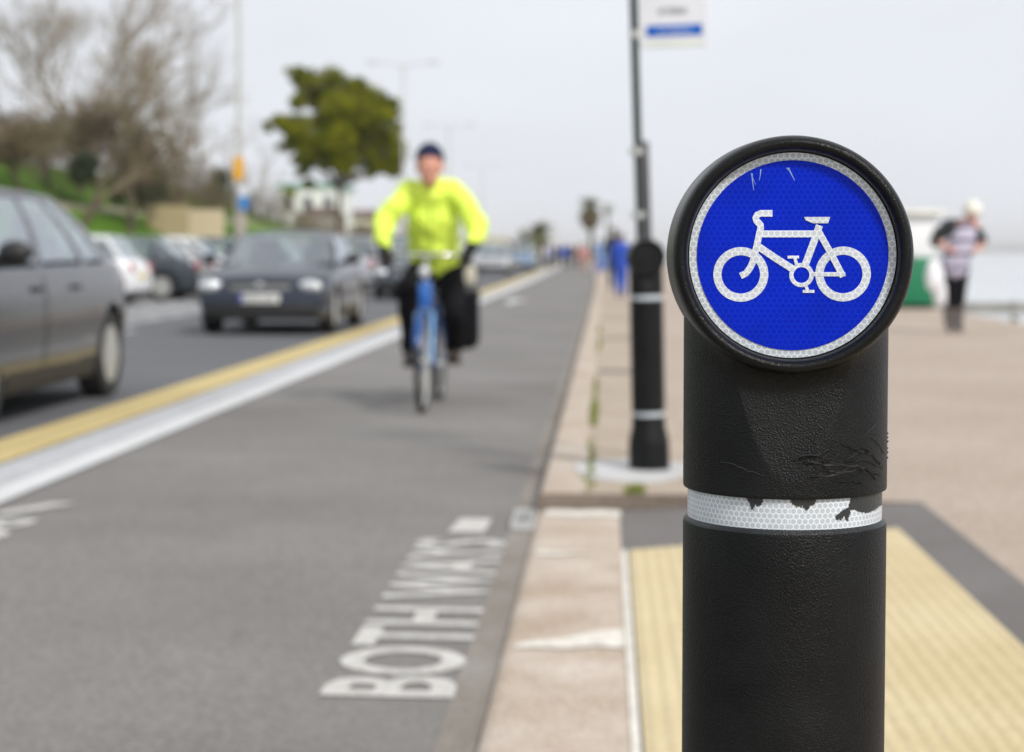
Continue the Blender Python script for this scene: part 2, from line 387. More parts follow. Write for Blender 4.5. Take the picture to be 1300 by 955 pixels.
# land, bank, sea, far shore
bm = bmesh.new()
for (x0,y0,x1,y1) in ((-3000,-60,5.7,9000),):
    vs = [bm.verts.new(p) for p in ((x0,y0,-.03),(x1,y0,-.03),(x1,800,-.03),(-40,9000,-.03),(x0,9000,-.03))]; bm.faces.new(vs)
o = obj('ground', bm, M['ground']); o['kind'] = 'structure'
def bankmul(d): return 1.0 if d < 120 else max(.12, 1-(d-120)/110)
strip('far_pavement', [(-17.2,.1),(-15.35,.1),(-15.3,.1),(-15.2,0)], M['concrete'])
M['bank'] = M['grass']
strip('grass_bank', [(-60, 7.6), (-34,6.4), (-28, 5.4), (-26.2, 4.9), (-23.6, 3.25)], M['grass'], d1=600, zmul=bankmul)
strip('bank_path', [(-23.6, 3.25), (-22.2, 2.85)], M['path'], d1=600, zmul=bankmul)
strip('grass_bank', [(-22.2, 2.85), (-20, 1.7), (-17.4, .22), (-17.2, .1)], M['grass'], d1=600, zmul=bankmul)
bm = bmesh.new()
vs = [bm.verts.new(p) for p in ((-3000,-200,-2.4),(9000,-200,-2.4),(9000,9500,-2.4),(-3000,9500,-2.4))]; bm.faces.new(vs)
o = obj('sea', bm, M['water'], smooth='keep'); o['kind'] = 'structure'
if o.data.polygons[0].normal.z < 0: o.data.flip_normals()
bm = bmesh.new(); n = 60; fr = []
for i in range(n+1):
    x = 600 + i*60; h = 30 + 10*noise.noise(Vector((i*.35,0,0))) + 5*noise.noise(Vector((i*1.2,3,0)))
    fr.append([bm.verts.new((x, 6500, -3)), bm.verts.new((x, 6540, h*.8)), bm.verts.new((x, 6900, h)), bm.verts.new((x, 7600, -3))])
for a, b in zip(fr, fr[1:]):
    for j in range(3): bm.faces.new((a[j], b[j], b[j+1], a[j+1]))
o = obj('far_shore', bm, mat('far shore', (.20,.23,.22), .9), smooth=60); o['kind'] = 'structure'
# ================================================================== the near bollard
ZC = .9775
def poly_in(pt, poly):
    x, y = pt; c = False; j = len(poly)-1
    for i in range(len(poly)):
        xi, yi = poly[i]; xj, yj = poly[j]
        if (yi > y) != (yj > y) and x < (xj-xi)*(y-yi)/(yj-yi)+xi: c = not c
        j = i
    return c
def make_bollard(label, near=True):
    t = thing('bollard', label, 'bollard')
    # lower tube with flared foot and bevelled top lip
    bm = bmesh.new()
    lathe(bm, [(.092,0),(.0925,.02),(.0915,.115),(.089,.14),(.081,.175),(.0775,.188),(.0775,.20),(.0752,.205),(.0752,.247)], 96)
    obj('foot', bm, M['bollard'], t, 30)
    bm = bmesh.new()
    lathe(bm, [(.0752,.2685),(.0752,.30)]+[(.0752,.3+.04*i) for i in range(1,12)]+[(.0752,.7785),(.0749,.7797)], 96)
    obj('lower_tube', bm, M['bollard'], t, 30)
    bm = bmesh.new(); lathe(bm, [(.0748,.7799),(.0742,.7814),(.0724,.7832),(.0712,.7834)], 96)
    obj('tube_lip', bm, M['lip'], t, 30)
    for nm, z0, z1 in (('reflective_band', .7833, .806), ('reflective_band', .247, .268)):
        bm = bmesh.new(); uvl = bm.loops.layers.uv.new('UVMap'); n = 128; r = .0718
        zz = [z0+(z1-z0)*i/2 for i in range(3)]
        rg = [[bm.verts.new((r*math.sin(2*PI*k/n), -r*math.cos(2*PI*k/n), z)) for k in range(n)] for z in zz]
        for i in range(2):
            for k in range(n):
                f = bm.faces.new((rg[i][k], rg[i][(k+1)%n], rg[i+1][(k+1)%n], rg[i+1][k]))
                for lp, (kk, ii) in zip(f.loops, ((k,i),(k+1,i),(k+1,i+1),(k,i+1))): lp[uvl].uv = (2*PI*r*kk/n, zz[ii])
        band = obj(nm, bm, M['hex_white'], t, smooth=30)
        if near and z0 > .5:
            # flaked-off patches; outlines in picture px of the zoomed view, laid round the cylinder
            polys = [[(330,215),(402,215),(392,236),(378,248),(366,241),(358,262),(350,258),(346,240)],
                     [(492,210),(572,210),(578,240),(572,262),(560,258),(548,246),(530,248),(512,238)],
                     [(572,210),(612,210),(598,234),(584,246),(574,236)],
                     [(738,195),(905,160),(885,222),(845,246),(826,262),(800,270),(770,266),(752,258),(724,256),(734,236)],
                     [(680,284),(706,262),(722,252),(738,262),(728,300),(718,300),(714,284),(700,298),(676,298)]]
            step = .00035
            for poly_ in polys:
                bm = bmesh.new(); cells = {}
                na = int(.17/step); nz = int((z1-z0)/step)
                for ia in range(na):
                    s = -.065+ia*step; a = s/.0718
                    if abs(a) > 1.35: continue
                    dd = 1.355-.0722*math.cos(a-.035)
                    px = 995.5 + .0722*math.sin(a-.035)*F/dd + 229*(1.355/dd-1)
                    u = (px-840)*3.08
                    if not (min(q[0] for q in poly_)-10 < u < max(q[0] for q in poly_)+10): continue
                    for iz in range(nz):
                        z = z0+iz*step
                        v = (320 - (z+.1-HC)*F/dd - 560 - 2.5)*3.08
                        j = noise.noise(Vector((s*900, z*900, 0)))*7; j2 = noise.noise(Vector((s*900+50, z*900, 9)))*7
                        if poly_in((u+j, v+j2), poly_):
                            vs = []
                            for (da, dz) in ((0,0),(1,0),(1,1),(0,1)):
                                aa = (s+da*step)/.0718; vs.append(bm.verts.new((.0722*math.sin(aa), -.0722*math.cos(aa), z+dz*step)))
                            bm.faces.new(vs)
                bmesh.ops.remove_doubles(bm, verts=bm.verts, dist=1e-5)
                if len(bm.faces): obj('flaked_patch', bm, M['chip'], band, 60)
                else: bm.free(); print('EMPTY PATCH')
    # collar: tube with the planar scoop under the disc
    bm = bmesh.new(); n = 320; rings = []
    zz = [.8050,.8056,.807,.809]+[.809+(.985-.809)*i/130 for i in range(1,131)]
    for z in zz:
        r = .0752
        if z <= .8056: r = .0735 if z < .8055 else .0748
        ring = []
        for k in range(n):
            a = 2*PI*k/n; x = r*math.sin(a); y = -r*math.cos(a)
            tt = max(0, (z-.814))/.07; rho = math.hypot(x, z-ZC); rs = min(1, max(0, (.112-rho)/.022)); rs = rs*rs*(3-2*rs); lim = -(.0752-.0100*min(tt, 1.25))
            if y < lim:
                e = lim-y; y = lim - .00025*(1-math.exp(-e/.00025))
            if math.cos(a) > 0: y -= .0135*math.exp(-max(0, rho-.0825)/.0065)*math.cos(a)*min(1, max(0, (z-.806)/.03)) if rho < .12 and z < .95 else 0
            if rho < .0795: y = max(y, -.060)
            if z > .905: y = min(y, .052+.0232*max(0, 1-(z-.905)/.03))
            ring.append(bm.verts.new((x, y, z)))
        rings.append(ring)
    # domed top inside / behind the head
    for i in range(1, 8):
        ph = i/8*PI/2; r = .0752*math.cos(ph); z = .985+.02*math.sin(ph)
        rings.append([bm.verts.new((r*math.sin(2*PI*k/n), min(.052, max(-r*math.cos(2*PI*k/n), -.062)), z)) for k in range(n)])
    for a, b in zip(rings, rings[1:]):
        for k in range(n): bm.faces.new((a[k], a[(k+1)%n], b[(k+1)%n], b[k]))
    bm.faces.new(rings[-1]); bm.faces.new(rings[0][::-1])
    collar = obj('collar', bm, M['bollard'], t, 14)
    # drum head
    bm = bmesh.new()
    lathe(bm, [(.0730,-.064),(.0730,-.0700),(.0733,-.0745),(.0742,-.0785),(.0758,-.0812),(.0776,-.0822),(.0795,-.0820),(.0813,-.0805),(.0828,-.0775),(.0838,-.0735),(.0845,-.066),(.0852,-.052),(.0862,-.03),(.0872,-.005),(.0882,.018),(.0878,.030),(.0862,.042),(.082,.052),(.076,.058),(.05,.062),(0.0001,.063)], 128, 'Y', (0,0,ZC))
    head = obj('sign_head', bm, M['head'], t, 60)
    # sign plate
    def disc(name, R, y, m, par, th=.001):
        bm = bmesh.new(); uvl = bm.loops.layers.uv.new('UVMap'); n = 128
        fr = [bm.verts.new((R*math.cos(2*PI*k/n), y, ZC+R*math.sin(2*PI*k/n))) for k in range(n)]
        bk = [bm.verts.new((v.co.x, y+th, v.co.z)) for v in fr]
        bm.faces.new(fr); bm.faces.new(bk[::-1])
        for k in range(n): bm.faces.new((fr[k], bk[k], bk[(k+1)%n], fr[(k+1)%n]))
        for f in bm.faces:
            for lp in f.loops: lp[uvl].uv = (lp.vert.co.x, lp.vert.co.z)
        return obj(name, bm, m, par)
    if not near:
        disc('blank_plate', .0734, -.0700, M['bollard'], t); return t
    plate = disc('sign_plate', .0722, -.0700, M['hex_white'], t, .002)
    disc('blue_field', .0668, -.0706, M['hex_blue'], plate, .0005)
    # bicycle symbol from strokes (zoom px, centre 523,492, radius 390 = .0722 m)
    K = .0722/390.0
    def q(x, z): return ((x-523)*K, ZC-(z-492)*K)
    bm = bmesh.new(); uvl = bm.loops.layers.uv.new('UVMap'); cnt = [0]
    def ext(polys):
        """polys: list of outlines/quads to extrude as one stroke at its own height"""
        y = -.0706-.00035-.00004*cnt[0]; cnt[0] += 1
        for poly in polys:
            fr = [bm.verts.new((x, y, z)) for x, z in poly]; bk = [bm.verts.new((x, -.0706, z)) for x, z in poly]
            bm.faces.new(fr)
            m_ = len(poly)
            for k in range(m_): bm.faces.new((fr[k], bk[k], bk[(k+1)%m_], fr[(k+1)%m_]))
    def stroke(pts, w):
        P = [Vector(q(*p)) for p in pts]; w *= K; L = []; R = []
        for i, p in enumerate(P):
            tt = (P[min(i+1,len(P)-1)]-P[max(i-1,0)]).normalized(); nn = Vector((-tt.y, tt.x))
            L.append(p+nn*w/2); R.append(p-nn*w/2)
        ext([[L[i], L[i+1], R[i+1], R[i]] for i in range(len(P)-1)])
    def ring(c, ro, ri, n=72):
        cx, cz = q(*c); ps = []
        for k in range(n):
            a = 2*PI*k/n; b = 2*PI*(k+1)/n
            ps.append([(cx+ro*K*math.cos(a), cz+ro*K*math.sin(a)),(cx+ro*K*math.cos(b), cz+ro*K*math.sin(b)),(cx+ri*K*math.cos(b), cz+ri*K*math.sin(b)),(cx+ri*K*math.cos(a), cz+ri*K*math.sin(a))])
        ext(ps)
    ring((329,564), 104, 73); ring((714,562), 104, 73); ring((558,566), 46, 30)
    stroke([(447,332),(402,332),(389,338),(384,349),(387,360),(396,369),(402,376),(403,388),(392,440),(381,490),(372,522),(362,542),(348,560),(328,570)], 25)
    cx = [(328+12.5*math.cos(a*PI/8), 561+0+12.5*math.sin(a*PI/8)+0) for a in range(16)]
    stroke([(398,410),(612,410)], 26)
    stroke([(386,452),(460,502),(526,544)], 27)
    stroke([(624,378),(600,450),(570,532)], 27)
    ext([[q(566,346), q(572,358), q(600,370), q(656,370), q(664,346)]])
    stroke([(616,392),(668,484),(714,572)], 24)
    stroke([(600,563),(640,563),(722,563)], 16)
    stroke([(505,498),(548,498)], 11); stroke([(532,500),(540,528)], 12)
    stroke([(563,628),(607,628)], 11); stroke([(574,604),(582,626)], 12)
    for f in bm.faces:
        for lp in f.loops: lp[uvl].uv = (lp.vert.co.x, lp.vert.co.z)
    obj('bicycle_symbol', bm, M['hex_white2'], plate)
    # little pale scratches on the blue
    bm = bmesh.new()
    for pts, w in (([(368,180),(372,215),(376,245)],.0011), ([(402,165),(400,190),(396,208)],.0009), ([(505,160),(518,185),(530,208)],.0013), ([(366,185),(378,212),(384,225)],.0006), ([(500,160),(510,172)],.0008)):
        P = [q(*p) for p in pts]
        for (a, b), s in zip(zip(P, P[1:]), (1, .5, .3)):
            A = Vector((a[0], -.07072, a[1])); B = Vector((b[0], -.07072, b[1])); nn = (B-A).cross(Vector((0,1,0))).normalized()*w/2
            bm.faces.new([bm.verts.new(v) for v in (A-nn*s, A+nn*s, B+nn*s*.5, B-nn*s*.5)])
    obj('scratch', bm, M['pale_scratch'], plate)
    # gouges in the collar
    def cyl(u, v, r):
        px = 840+u/3.98; py = 400+v/3.98; x = (px-997)/F*1.28; x = max(-.0748, min(.0748, x)); a = math.asin(x/.0752)
        dd = 1.35-.0752*math.cos(a); x = (px-997)/F*dd; x = max(-.0749, min(.0749, x)); a = math.asin(x/.0752)
        z = HC-.1+(320-py)/F*dd
        return Vector((r*math.sin(a), -r*math.cos(a), z))
    def groove(bm, pts, w, r=.0757):
        w = w*1.7
        # smooth + wiggle
        fine = []
        for (a, b) in zip(pts, pts[1:]):
            for i in range(8):
                t_ = i/8; x = a[0]+(b[0]-a[0])*t_; y = a[1]+(b[1]-a[1])*t_
                fine.append((x+3*noise.noise(Vector((x*.05,y*.05,1))), y+9*noise.noise(Vector((x*.04,y*.04,5)))))
        fine.append(pts[-1]); n = len(fine); prev = None
        for i, (u, v) in enumerate(fine):
            ww = w*math.sin(PI*(i+.3)/(n+.3))**.6*(1+.5*noise.noise(Vector((i*.7, w*99, 0))))
            a, b, c = cyl(u, v-ww, r-.0006), cyl(u, v, r), cyl(u, v+ww, r-.0006)
            cur = [bm.verts.new(p) for p in (a, b, c)]
            if prev:
                bm.faces.new((prev[0], cur[0], cur[1], prev[1])); bm.faces.new((prev[1], cur[1], cur[2], prev[2]))
            prev = cur
    G = [([(640,722),(770,712),(830,752),(950,768),(1085,812)],3.2),([(690,740),(780,757),(900,762),(1000,772),(1062,832)],4.2),
         ([(870,650),(960,688),(1040,706),(1085,755)],2.6),([(720,822),(830,815),(900,792),(1000,782)],4.0),
         ([(895,745),(950,705),(1025,690)],2.4),([(900,742),(1000,735),(1100,775)],2.4),([(840,812),(930,768),(1010,802),(1060,800)],3.0),
         ([(800,790),(860,800),(940,790)],4.0),([(920,690),(980,670),(1030,690)],1.6),([(870,850),(930,842),(990,850)],1.6),([(780,742),(792,775)],3)]
    bm = bmesh.new()
    for p, w in G: groove(bm, p, w)
    obj('gouge', bm, M['gouge'], collar, 60)
    bm = bmesh.new()
    for p, w in G: groove(bm, [(x+2, y-5) for x, y in p], w*.45, .0756)
    groove(bm, [(275,745),(350,760),(420,790),(490,820)], 1.0); groove(bm, [(1000,600),(1035,575),(1068,538)], 1.0)
    groove(bm, [(1040,620),(1085,660),(1110,700)], 1.0)
    obj('scuff_ridge', bm, M['ridge'], collar, 60)
    bm = bmesh.new()
    for z in (.846,.843,.84,.835,.832,.828): 
        x = .0750; bmesh.ops.create_icosphere(bm, subdivisions=1, radius=.0009, matrix=Matrix.Translation((x+.0003*random.random(), -.005, z)))
    obj('burr', bm, M['gouge'], collar)
    return t
B1 = make_bollard('tall black bollard in sharp focus with round blue cycle sign and chipped white band')
B1.location = (X_at(995.5,1.355), 1.355, .1); B1.rotation_euler = (0,0,math.radians(-2))
B2 = make_bollard('smaller black bollard further along the pavement, blank round head, on pale concrete pad', near=False)
B2.location = (X_at(825,8.15), 8.15, .103); B2.scale = (1,1,.975); B2.rotation_euler = (0, math.radians(-1.2), math.radians(4))
for b in (B1, B2): b['group'] = 'black bollards along the kerb'
# ================================================================== post with flag sign
dp = 8.62
t = thing('sign_post', 'thin dark green post with a white and blue flag sign, behind the second bollard', 'sign post', (X_at(822,dp), dp, .1))
t.rotation_euler = (0, math.radians(-1.9), 0)
bm = bmesh.new(); tube(bm, [(0,0,0),(0,0,3.2)], .019, 12); obj('post', bm, M['post_green'], t, 40)
bm = bmesh.new(); tube(bm, [(.020,.0,.0),(.020,.0,1.50)], [.036,.033], 14); obj('sleeve', bm, M['post_grey'], t, 40)
bm = bmesh.new()
bm.free()
for z in (1.14, 1.44, 1.99):
    bm = bmesh.new(); tube(bm, [(0,0,z),(0,0,z+.03)], .024 if z > 1.5 else .04, 12)
    if z > 1.5: rbx(bm, .0, .05, -.006, .006, 1.998, 2.012, .002)
    obj('clamp', bm, M['steel'], t)
s = 1/ (F/dp)
def sx(px): return (px-811)*s
def sz(py): return 1.975+(46-py)*s
bm = bmesh.new(); rbx(bm, sx(817), sx(902), -.004, .004, sz(56), sz(-34), .003); face = obj('sign_face', bm, M['sign_white'], t)
bm = bmesh.new(); rbx(bm, sx(826), sx(896), -.0062, -.0042, sz(42), sz(28), .0008); bs = obj('blue_strip', bm, M['sign_blue'], face)
def glyphs(bm, x0, x1, z0, z1, n, y, th=.0015, gap=.28, seed=1):
    """illegible letter-like marks"""
    R = random.Random(seed); w = (x1-x0)/n
    for i in range(n):
        a = x0+i*w; b = a+w*(1-gap); k = R.randint(0,3); t_ = (z1-z0)*.24
        bx(bm, a, a+(b-a)*.3, y-th, y, z0, z1)
        if k != 1: bx(bm, a+(b-a)*.31, b, y-th, y, z1-t_, z1)
        if k != 2: bx(bm, a+(b-a)*.31, b, y-th, y, z0, z0+t_)
        if k in (1, 3): bx(bm, b-(b-a)*.3, b, y-th, y, z0+t_*1.01, z1-t_*1.01)
bm = bmesh.new(); glyphs(bm, sx(840), sx(883), sz(36.8), sz(33.4), 11, -.0064, .0008); obj('lettering', bm, M['sign_white'], bs)
bm = bmesh.new(); glyphs(bm, sx(842), sx(879), sz(14.5), sz(7), 7, -.0042, .001, seed=4); obj('lettering', bm, M['black'], face)
bm = bmesh.new(); bx(bm, sx(826), sx(896), -.005, -.0042, sz(54), sz(50)); obj('tinted_strip', bm, mat('pale green strip', (.60,.66,.52), .5), face)
# ================================================================== painted words on the track
def text_mesh(txt, name, m, size, off=.0):
    cu = bpy.data.curves.new('txt', 'FONT'); cu.body = txt; cu.size = size; cu.offset = off; cu.align_x = 'LEFT'; cu.resolution_u = 4; cu.space_character = 1.03
    o = bpy.data.objects.new('txt', cu); C.objects.link(o)
    dg = bpy.context.evaluated_depsgraph_get(); dg.update()
    me = bpy.data.meshes.new_from_object(o.evaluated_get(dg)); bpy.data.objects.remove(o)
    me.materials.clear(); me.materials.append(m)
    return me
def words(txt, x_base, y0, y1, h, flip=False):
    me = text_mesh(txt, 'lettering', M['letters'], 1.0, .026)
    xs = [v.co.x for v in me.vertices]; ys = [v.co.y for v in me.vertices]
    ax, bx_, ay, by = min(xs), max(xs), min(ys), max(ys)
    for v in me.vertices:
        u = (v.co.x-ax)/(bx_-ax); w = (v.co.y-ay)/(by-ay)
        if not flip: v.co = (x_base - w*h, y0+(y1-y0)*u, .0065)
        else: v.co = (x_base + w*h, y1-(y1-y0)*u, .0065)
    for v in me.vertices: v.co.z = crown(v.co.x)+.0045
    o = bpy.data.objects.new('road_lettering', me); C.objects.link(o); o['kind'] = 'structure'
    if sum(p.normal.z for p in me.polygons) < 0: me.flip_normals()
words('BOTH WAYS', -.36, 4.31, 6.72, .335)
words('BOTH WAYS', -2.56, 4.6, 7.12, .30, flip=True)
quad('road_marking', [(-.60,6.88,.0075),(-.46,6.88,.0075),(-.45,7.24,.0075),(-.58,7.24,.0075)], M['letters'])
quad('road_marking', [(-2.54,7.24,.0085),(-2.44,7.24,.0085),(-2.25,7.60,.0085),(-2.36,7.60,.0085)], M['letters'])
# worn painted arrow further along the track
bm = bmesh.new()
ay = 37.0
for poly in (((-2.05,ay),(-1.9,ay),(-1.9,ay+2.2),(-2.05,ay+2.2)), ((-2.3,ay+2.2),(-1.65,ay+2.2),(-1.975,ay+4))):
    bm.faces.new([bm.verts.new((x, y, .0175)) for x, y in poly])
o = obj('road_marking', bm, M['white_line']); o['kind'] = 'structure'
# weeds in the joint between kerb and slabs
bm = bmesh.new(); R = random.Random(3)
def tuft(x, y, n, h, s):
    for _ in range(n):
        a = R.random()*2*PI; l = s*R.random(); px_, py_ = x+l*math.cos(a), y+l*math.sin(a)*2.5
        hh = h*(.5+R.random()); dx, dy = (R.random()-.5)*hh, (R.random()-.5)*hh; w = .004+R.random()*.006
        v = [bm.verts.new(p) for p in ((px_-w,py_,.1),(px_+w,py_,.1),(px_+dx+w*.2,py_+dy,.1+hh*.7))]; bm.faces.new(v)
for y in [7.4+i*.12 for i in range(140)]:
    dens = max(0, noise.noise(Vector((y*.55, 2.2, 0)))*1.4+.35)
    if dens > .3: tuft(-.065+R.uniform(-.015,.015), y, int(9*dens), .02, .02)
for y in [10.2+i*.05 for i in range(34)]: tuft(-.066, y, 9, .022, .025)
for y in [7.9+i*.05 for i in range(10)]: tuft(-.064, y, 5, .02, .02)
for _ in range(5): tuft(.12+R.uniform(-.02,.02), 7.42+R.uniform(-.06,.06), 22, .03, .04)
o = obj('weeds', bm, mat('weed leaves', (.12,.15,.02), .8, col2=(.20,.22,.05), nscale=9)); tag(o, 'yellowish green weeds growing in the joint behind the kerb', 'weeds', kind='stuff')
# ================================================================== cars
def lerp(a, b, t): return a+(b-a)*t
def interp(pts, x):
    pts = sorted(pts)
    if x <= pts[0][0]: return pts[0][1]
    for (a, za), (b, zb) in zip(pts, pts[1:]):
        if x <= b:
            t = (x-a)/(b-a); t = t*t*(3-2*t)*.5 + t*.5
            return za+(zb-za)*t
    return pts[-1][1]
FR = (0,0,.06,.22,.5,.76,.89,.965,.995,1.0,1.0)
YR = (0,.80,.93,.975,1.0,.992,.975,.94,.86,.45,0)
def make_car(label, loc, rotz, pm, L=4.2, W=1.74, H=1.45, belt=.94, hood=.74, tail=.90, cowl=.85, roofF=.25, roofR=-1.15, glassR=-1.75, fo=.82, wb=2.56, wr=.315, wins=None, group=None, front=True, kind='car', rimm='rim', bumper=None, detail=True):
    t = thing('parked_car' if kind == 'parked' else 'car', label, 'car', loc, rotz, group)
    hl = L/2
    top = [(-hl, tail-.22), (-hl+.05, tail-.06), (-hl+.16, tail), (glassR, belt+.02), (cowl, belt-.01), (hl-.55, hood+.06), (hl-.18, hood-.04), (hl-.04, hood-.14), (hl, hood-.24)]
    if glassR < -hl+.16: top = [(-hl, belt-.12), (-hl+.05, belt), (cowl, belt-.01)] + top[5:]
    def wd(x):
        e = max(0, .6-(hl-abs(x)))/.6
        return W/2*(1-(.14 if x > 0 else .11)*e*e)
    def zb(x): return .19 + .10*max(0, (.25-(hl-abs(x)))/.25)
    def zt(x): return interp(top, x)
    def sidey(x, z):
        f = (z-zb(x))/(zt(x)-zb(x))
        for i in range(1, len(FR)-1):
            if FR[i] <= f <= FR[i+1]: return wd(x)*lerp(YR[i], YR[i+1], (f-FR[i])/max(1e-6, FR[i+1]-FR[i]))
        return wd(x)*.9
    bm = bmesh.new(); rows = []
    xs = sorted(set([round(-hl+L*i/44, 4) for i in range(45)] + [-hl+.03, hl-.03, hl-.015, -hl+.015]))
    for x in xs:
        w = wd(x); b = zb(x); tt = zt(x); k = 1
        if hl-abs(x) < .02: w *= .97; b += .02; tt -= .02
        h = [(w*y, b+(tt-b)*f + (.018 if i == 9 else .028 if i == 10 else 0)) for i, (f, y) in enumerate(zip(FR, YR))]
        full = [(y, z) for y, z in h] + [(-y, z) for y, z in h[-2:0:-1]]
        rows.append([bm.verts.new((x, y, z)) for y, z in full])
    n = len(rows[0])
    for a, b in zip(rows, rows[1:]):
        for j in range(n): bm.faces.new((a[j], a[(j+1)%n], b[(j+1)%n], b[j]))
    bm.faces.new(rows[0]); bm.faces.new(rows[-1][::-1])
    body = obj('body', bm, pm, t, mats=[pm, M['black']])
    xf = hl-fo; xr = xf-wb
    bm = bmesh.new()
    for x in (xf, xr):
        for s in (-1, 1):
            c = len(bm.verts); ya, yb = sorted((s*(W/2-.24), s*(W/2+.1)))
            lathe(bm, [(wr+.055, ya), (wr+.055, yb)], 32, 'Y', (x, 0, wr-.0))
    for f in bm.faces: f.material_index = 1
    cut = obj('cut', bm, pm, None, mats=[pm, M['black']])
    md = body.modifiers.new('b', 'BOOLEAN'); md.object = cut; md.operation = 'DIFFERENCE'; md.solver = 'EXACT'
    md.material_mode = 'INDEX'
    # parent transforms do not matter: both evaluated at the same place
    body.parent = None; apply_mods(body); body.parent = t
    bpy.data.objects.remove(cut)
    body.data.shade_smooth(); body.data.set_sharp_from_angle(angle=math.radians(38))
    # greenhouse
    g = .875
    def low(u, s): x = lerp(cowl, glassR, u); return Vector((x, s*wd(x)*g, zt(x)-.01))
    rw = W/2*.70
    def high(u, s): x = lerp(roofF, roofR, u); return Vector((x, s*rw, H-.05+.02*math.sin(PI*u)))
    def P(u, v, s):
        p = low(u, s).lerp(high(u, s), v); p.y += s*.035*math.sin(PI*v); return p
    wins = wins or [(.05,.46),(.50,.80),(.85,.96)]
    for s in (-1, 1):
        for (a, b) in wins:
            bm = bmesh.new(); grid = [[bm.verts.new(P(lerp(a, b, i/4), lerp(.04, .90, j/4), s)) for j in range(5)] for i in range(5)]
            for i in range(4):
                for j in range(4): bm.faces.new((grid[i][j], grid[i+1][j], grid[i+1][j+1], grid[i][j+1]))
            obj('side_window', bm, M['glass'], t, smooth=60)
        bm = bmesh.new(); gaps = [(0, wins[0][0])] + [(wins[i][1], wins[i+1][0]) for i in range(len(wins)-1)] + [(wins[-1][1], 1)]
        def slab(u0, u1, v0, v1, th=.03):
            o_ = []; i_ = []
            nu = max(2, int(abs(u1-u0)*10)+1); nv = 5
            G1 = [[P(lerp(u0,u1,i/nu), lerp(v0,v1,j/nv), s)+Vector((0,s*.004,0)) for j in range(nv+1)] for i in range(nu+1)]
            A = [[bm.verts.new(p) for p in r] for r in G1]; B = [[bm.verts.new(p-Vector((0,s*th,0))) for p in r] for r in G1]
            for i in range(nu):
                for j in range(nv):
                    bm.faces.new((A[i][j],A[i+1][j],A[i+1][j+1],A[i][j+1])); bm.faces.new((B[i][j],B[i][j+1],B[i+1][j+1],B[i+1][j]))
            for i in range(nu):
                bm.faces.new((A[i][0],B[i][0],B[i+1][0],A[i+1][0])); bm.faces.new((A[i][nv],A[i+1][nv],B[i+1][nv],B[i][nv]))
            for j in range(nv):
                bm.faces.new((A[0][j],A[0][j+1],B[0][j+1],B[0][j])); bm.faces.new((A[nu][j],B[nu][j],B[nu][j+1],A[nu][j+1]))
        for (a, b) in gaps: slab(a, b, -.02, .92)
        slab(0, 1, .921, 1.0)
        obj('window_frame', bm, pm, t, smooth=50)
    def screen(name, u, bul):
        bm = bmesh.new(); N_ = 8; grid = []
        sg = 1 if u == 0 else -1
        for i in range(N_+1):
            q = i/N_; a = P(u, .03, 1).lerp(P(u, .03, -1), q); b = P(u, .97, 1).lerp(P(u, .97, -1), q)
            a.y *= .97; b.y *= .97
            k = math.sin(PI*q); a.x += sg*bul*k; b.x += sg*bul*.5*k; b.z += .03*k
            grid.append([bm.verts.new(a.lerp(b, j/4)) for j in range(5)])
        for i in range(N_):
            for j in range(4): bm.faces.new((grid[i][j], grid[i+1][j], grid[i+1][j+1], grid[i][j+1]))
        obj(name, bm, M['glass'], t, smooth=60)
    screen('windscreen', 0, .13); screen('rear_window', 1, .07)
    bm = bmesh.new(); A = []; B = []
    for i in range(11):
        u = i/10; row = []; rowb = []
        for j in range(9):
            q = j/8; p = high(u, 1).lerp(high(u, -1), q); k = math.sin(PI*q)
            p.z += .045*k**.6; p.x += (.065*k if i == 0 else -.035*k if i == 10 else 0)
            if i in (0, 10): p.z -= .012
            row.append(bm.verts.new(p)); rowb.append(bm.verts.new(p-Vector((0,0,.035))))
        A.append(row); B.append(rowb)
    for i in range(10):
        for j in range(8):
            bm.faces.new((A[i][j],A[i][j+1],A[i+1][j+1],A[i+1][j])); bm.faces.new((B[i][j],B[i+1][j],B[i+1][j+1],B[i][j+1]))
    for i in range(10):
        for j, f in ((0, 0), (8, 1)): bm.faces.new((A[i][j],A[i+1][j],B[i+1][j],B[i][j]))
    for j in range(8):
        for i in (0, 10): bm.faces.new((A[i][j],A[i][j+1],B[i][j+1],B[i][j]))
    obj('roof', bm, pm, t, smooth=50)
    # interior
    zi = belt+.035
    for (x, y) in ((cowl-1.0, .37), (cowl-1.0, -.37), (glassR+.75, .37), (glassR+.75, -.37)):
        if x+.0 < glassR+.1: continue
        bm = bmesh.new(); rbx(bm, x-.07, x+.05, y-.22, y+.22, belt-.3, belt+.20, .04); rbx(bm, x-.05, x+.03, y-.12, y+.12, belt+.18, belt+.36, .03)
        obj('seat', bm, M['seat'], t, smooth=40)
    bm = bmesh.new(); vs = []
    for s in (-1, 1):
        for u in (0, 1) if s < 0 else (1, 0):
            p = low(u, s); vs.append(bm.verts.new((p.x, p.y*.985, zt(p.x)+.034)))
    bm.faces.new(vs); obj('dashboard', bm, M['seat'], t)
    # wheels
    wheels(t, [(x, s*(W/2-.115), wr, s) for x in (xf, xr) for s in (-1, 1)], wr, M[rimm])
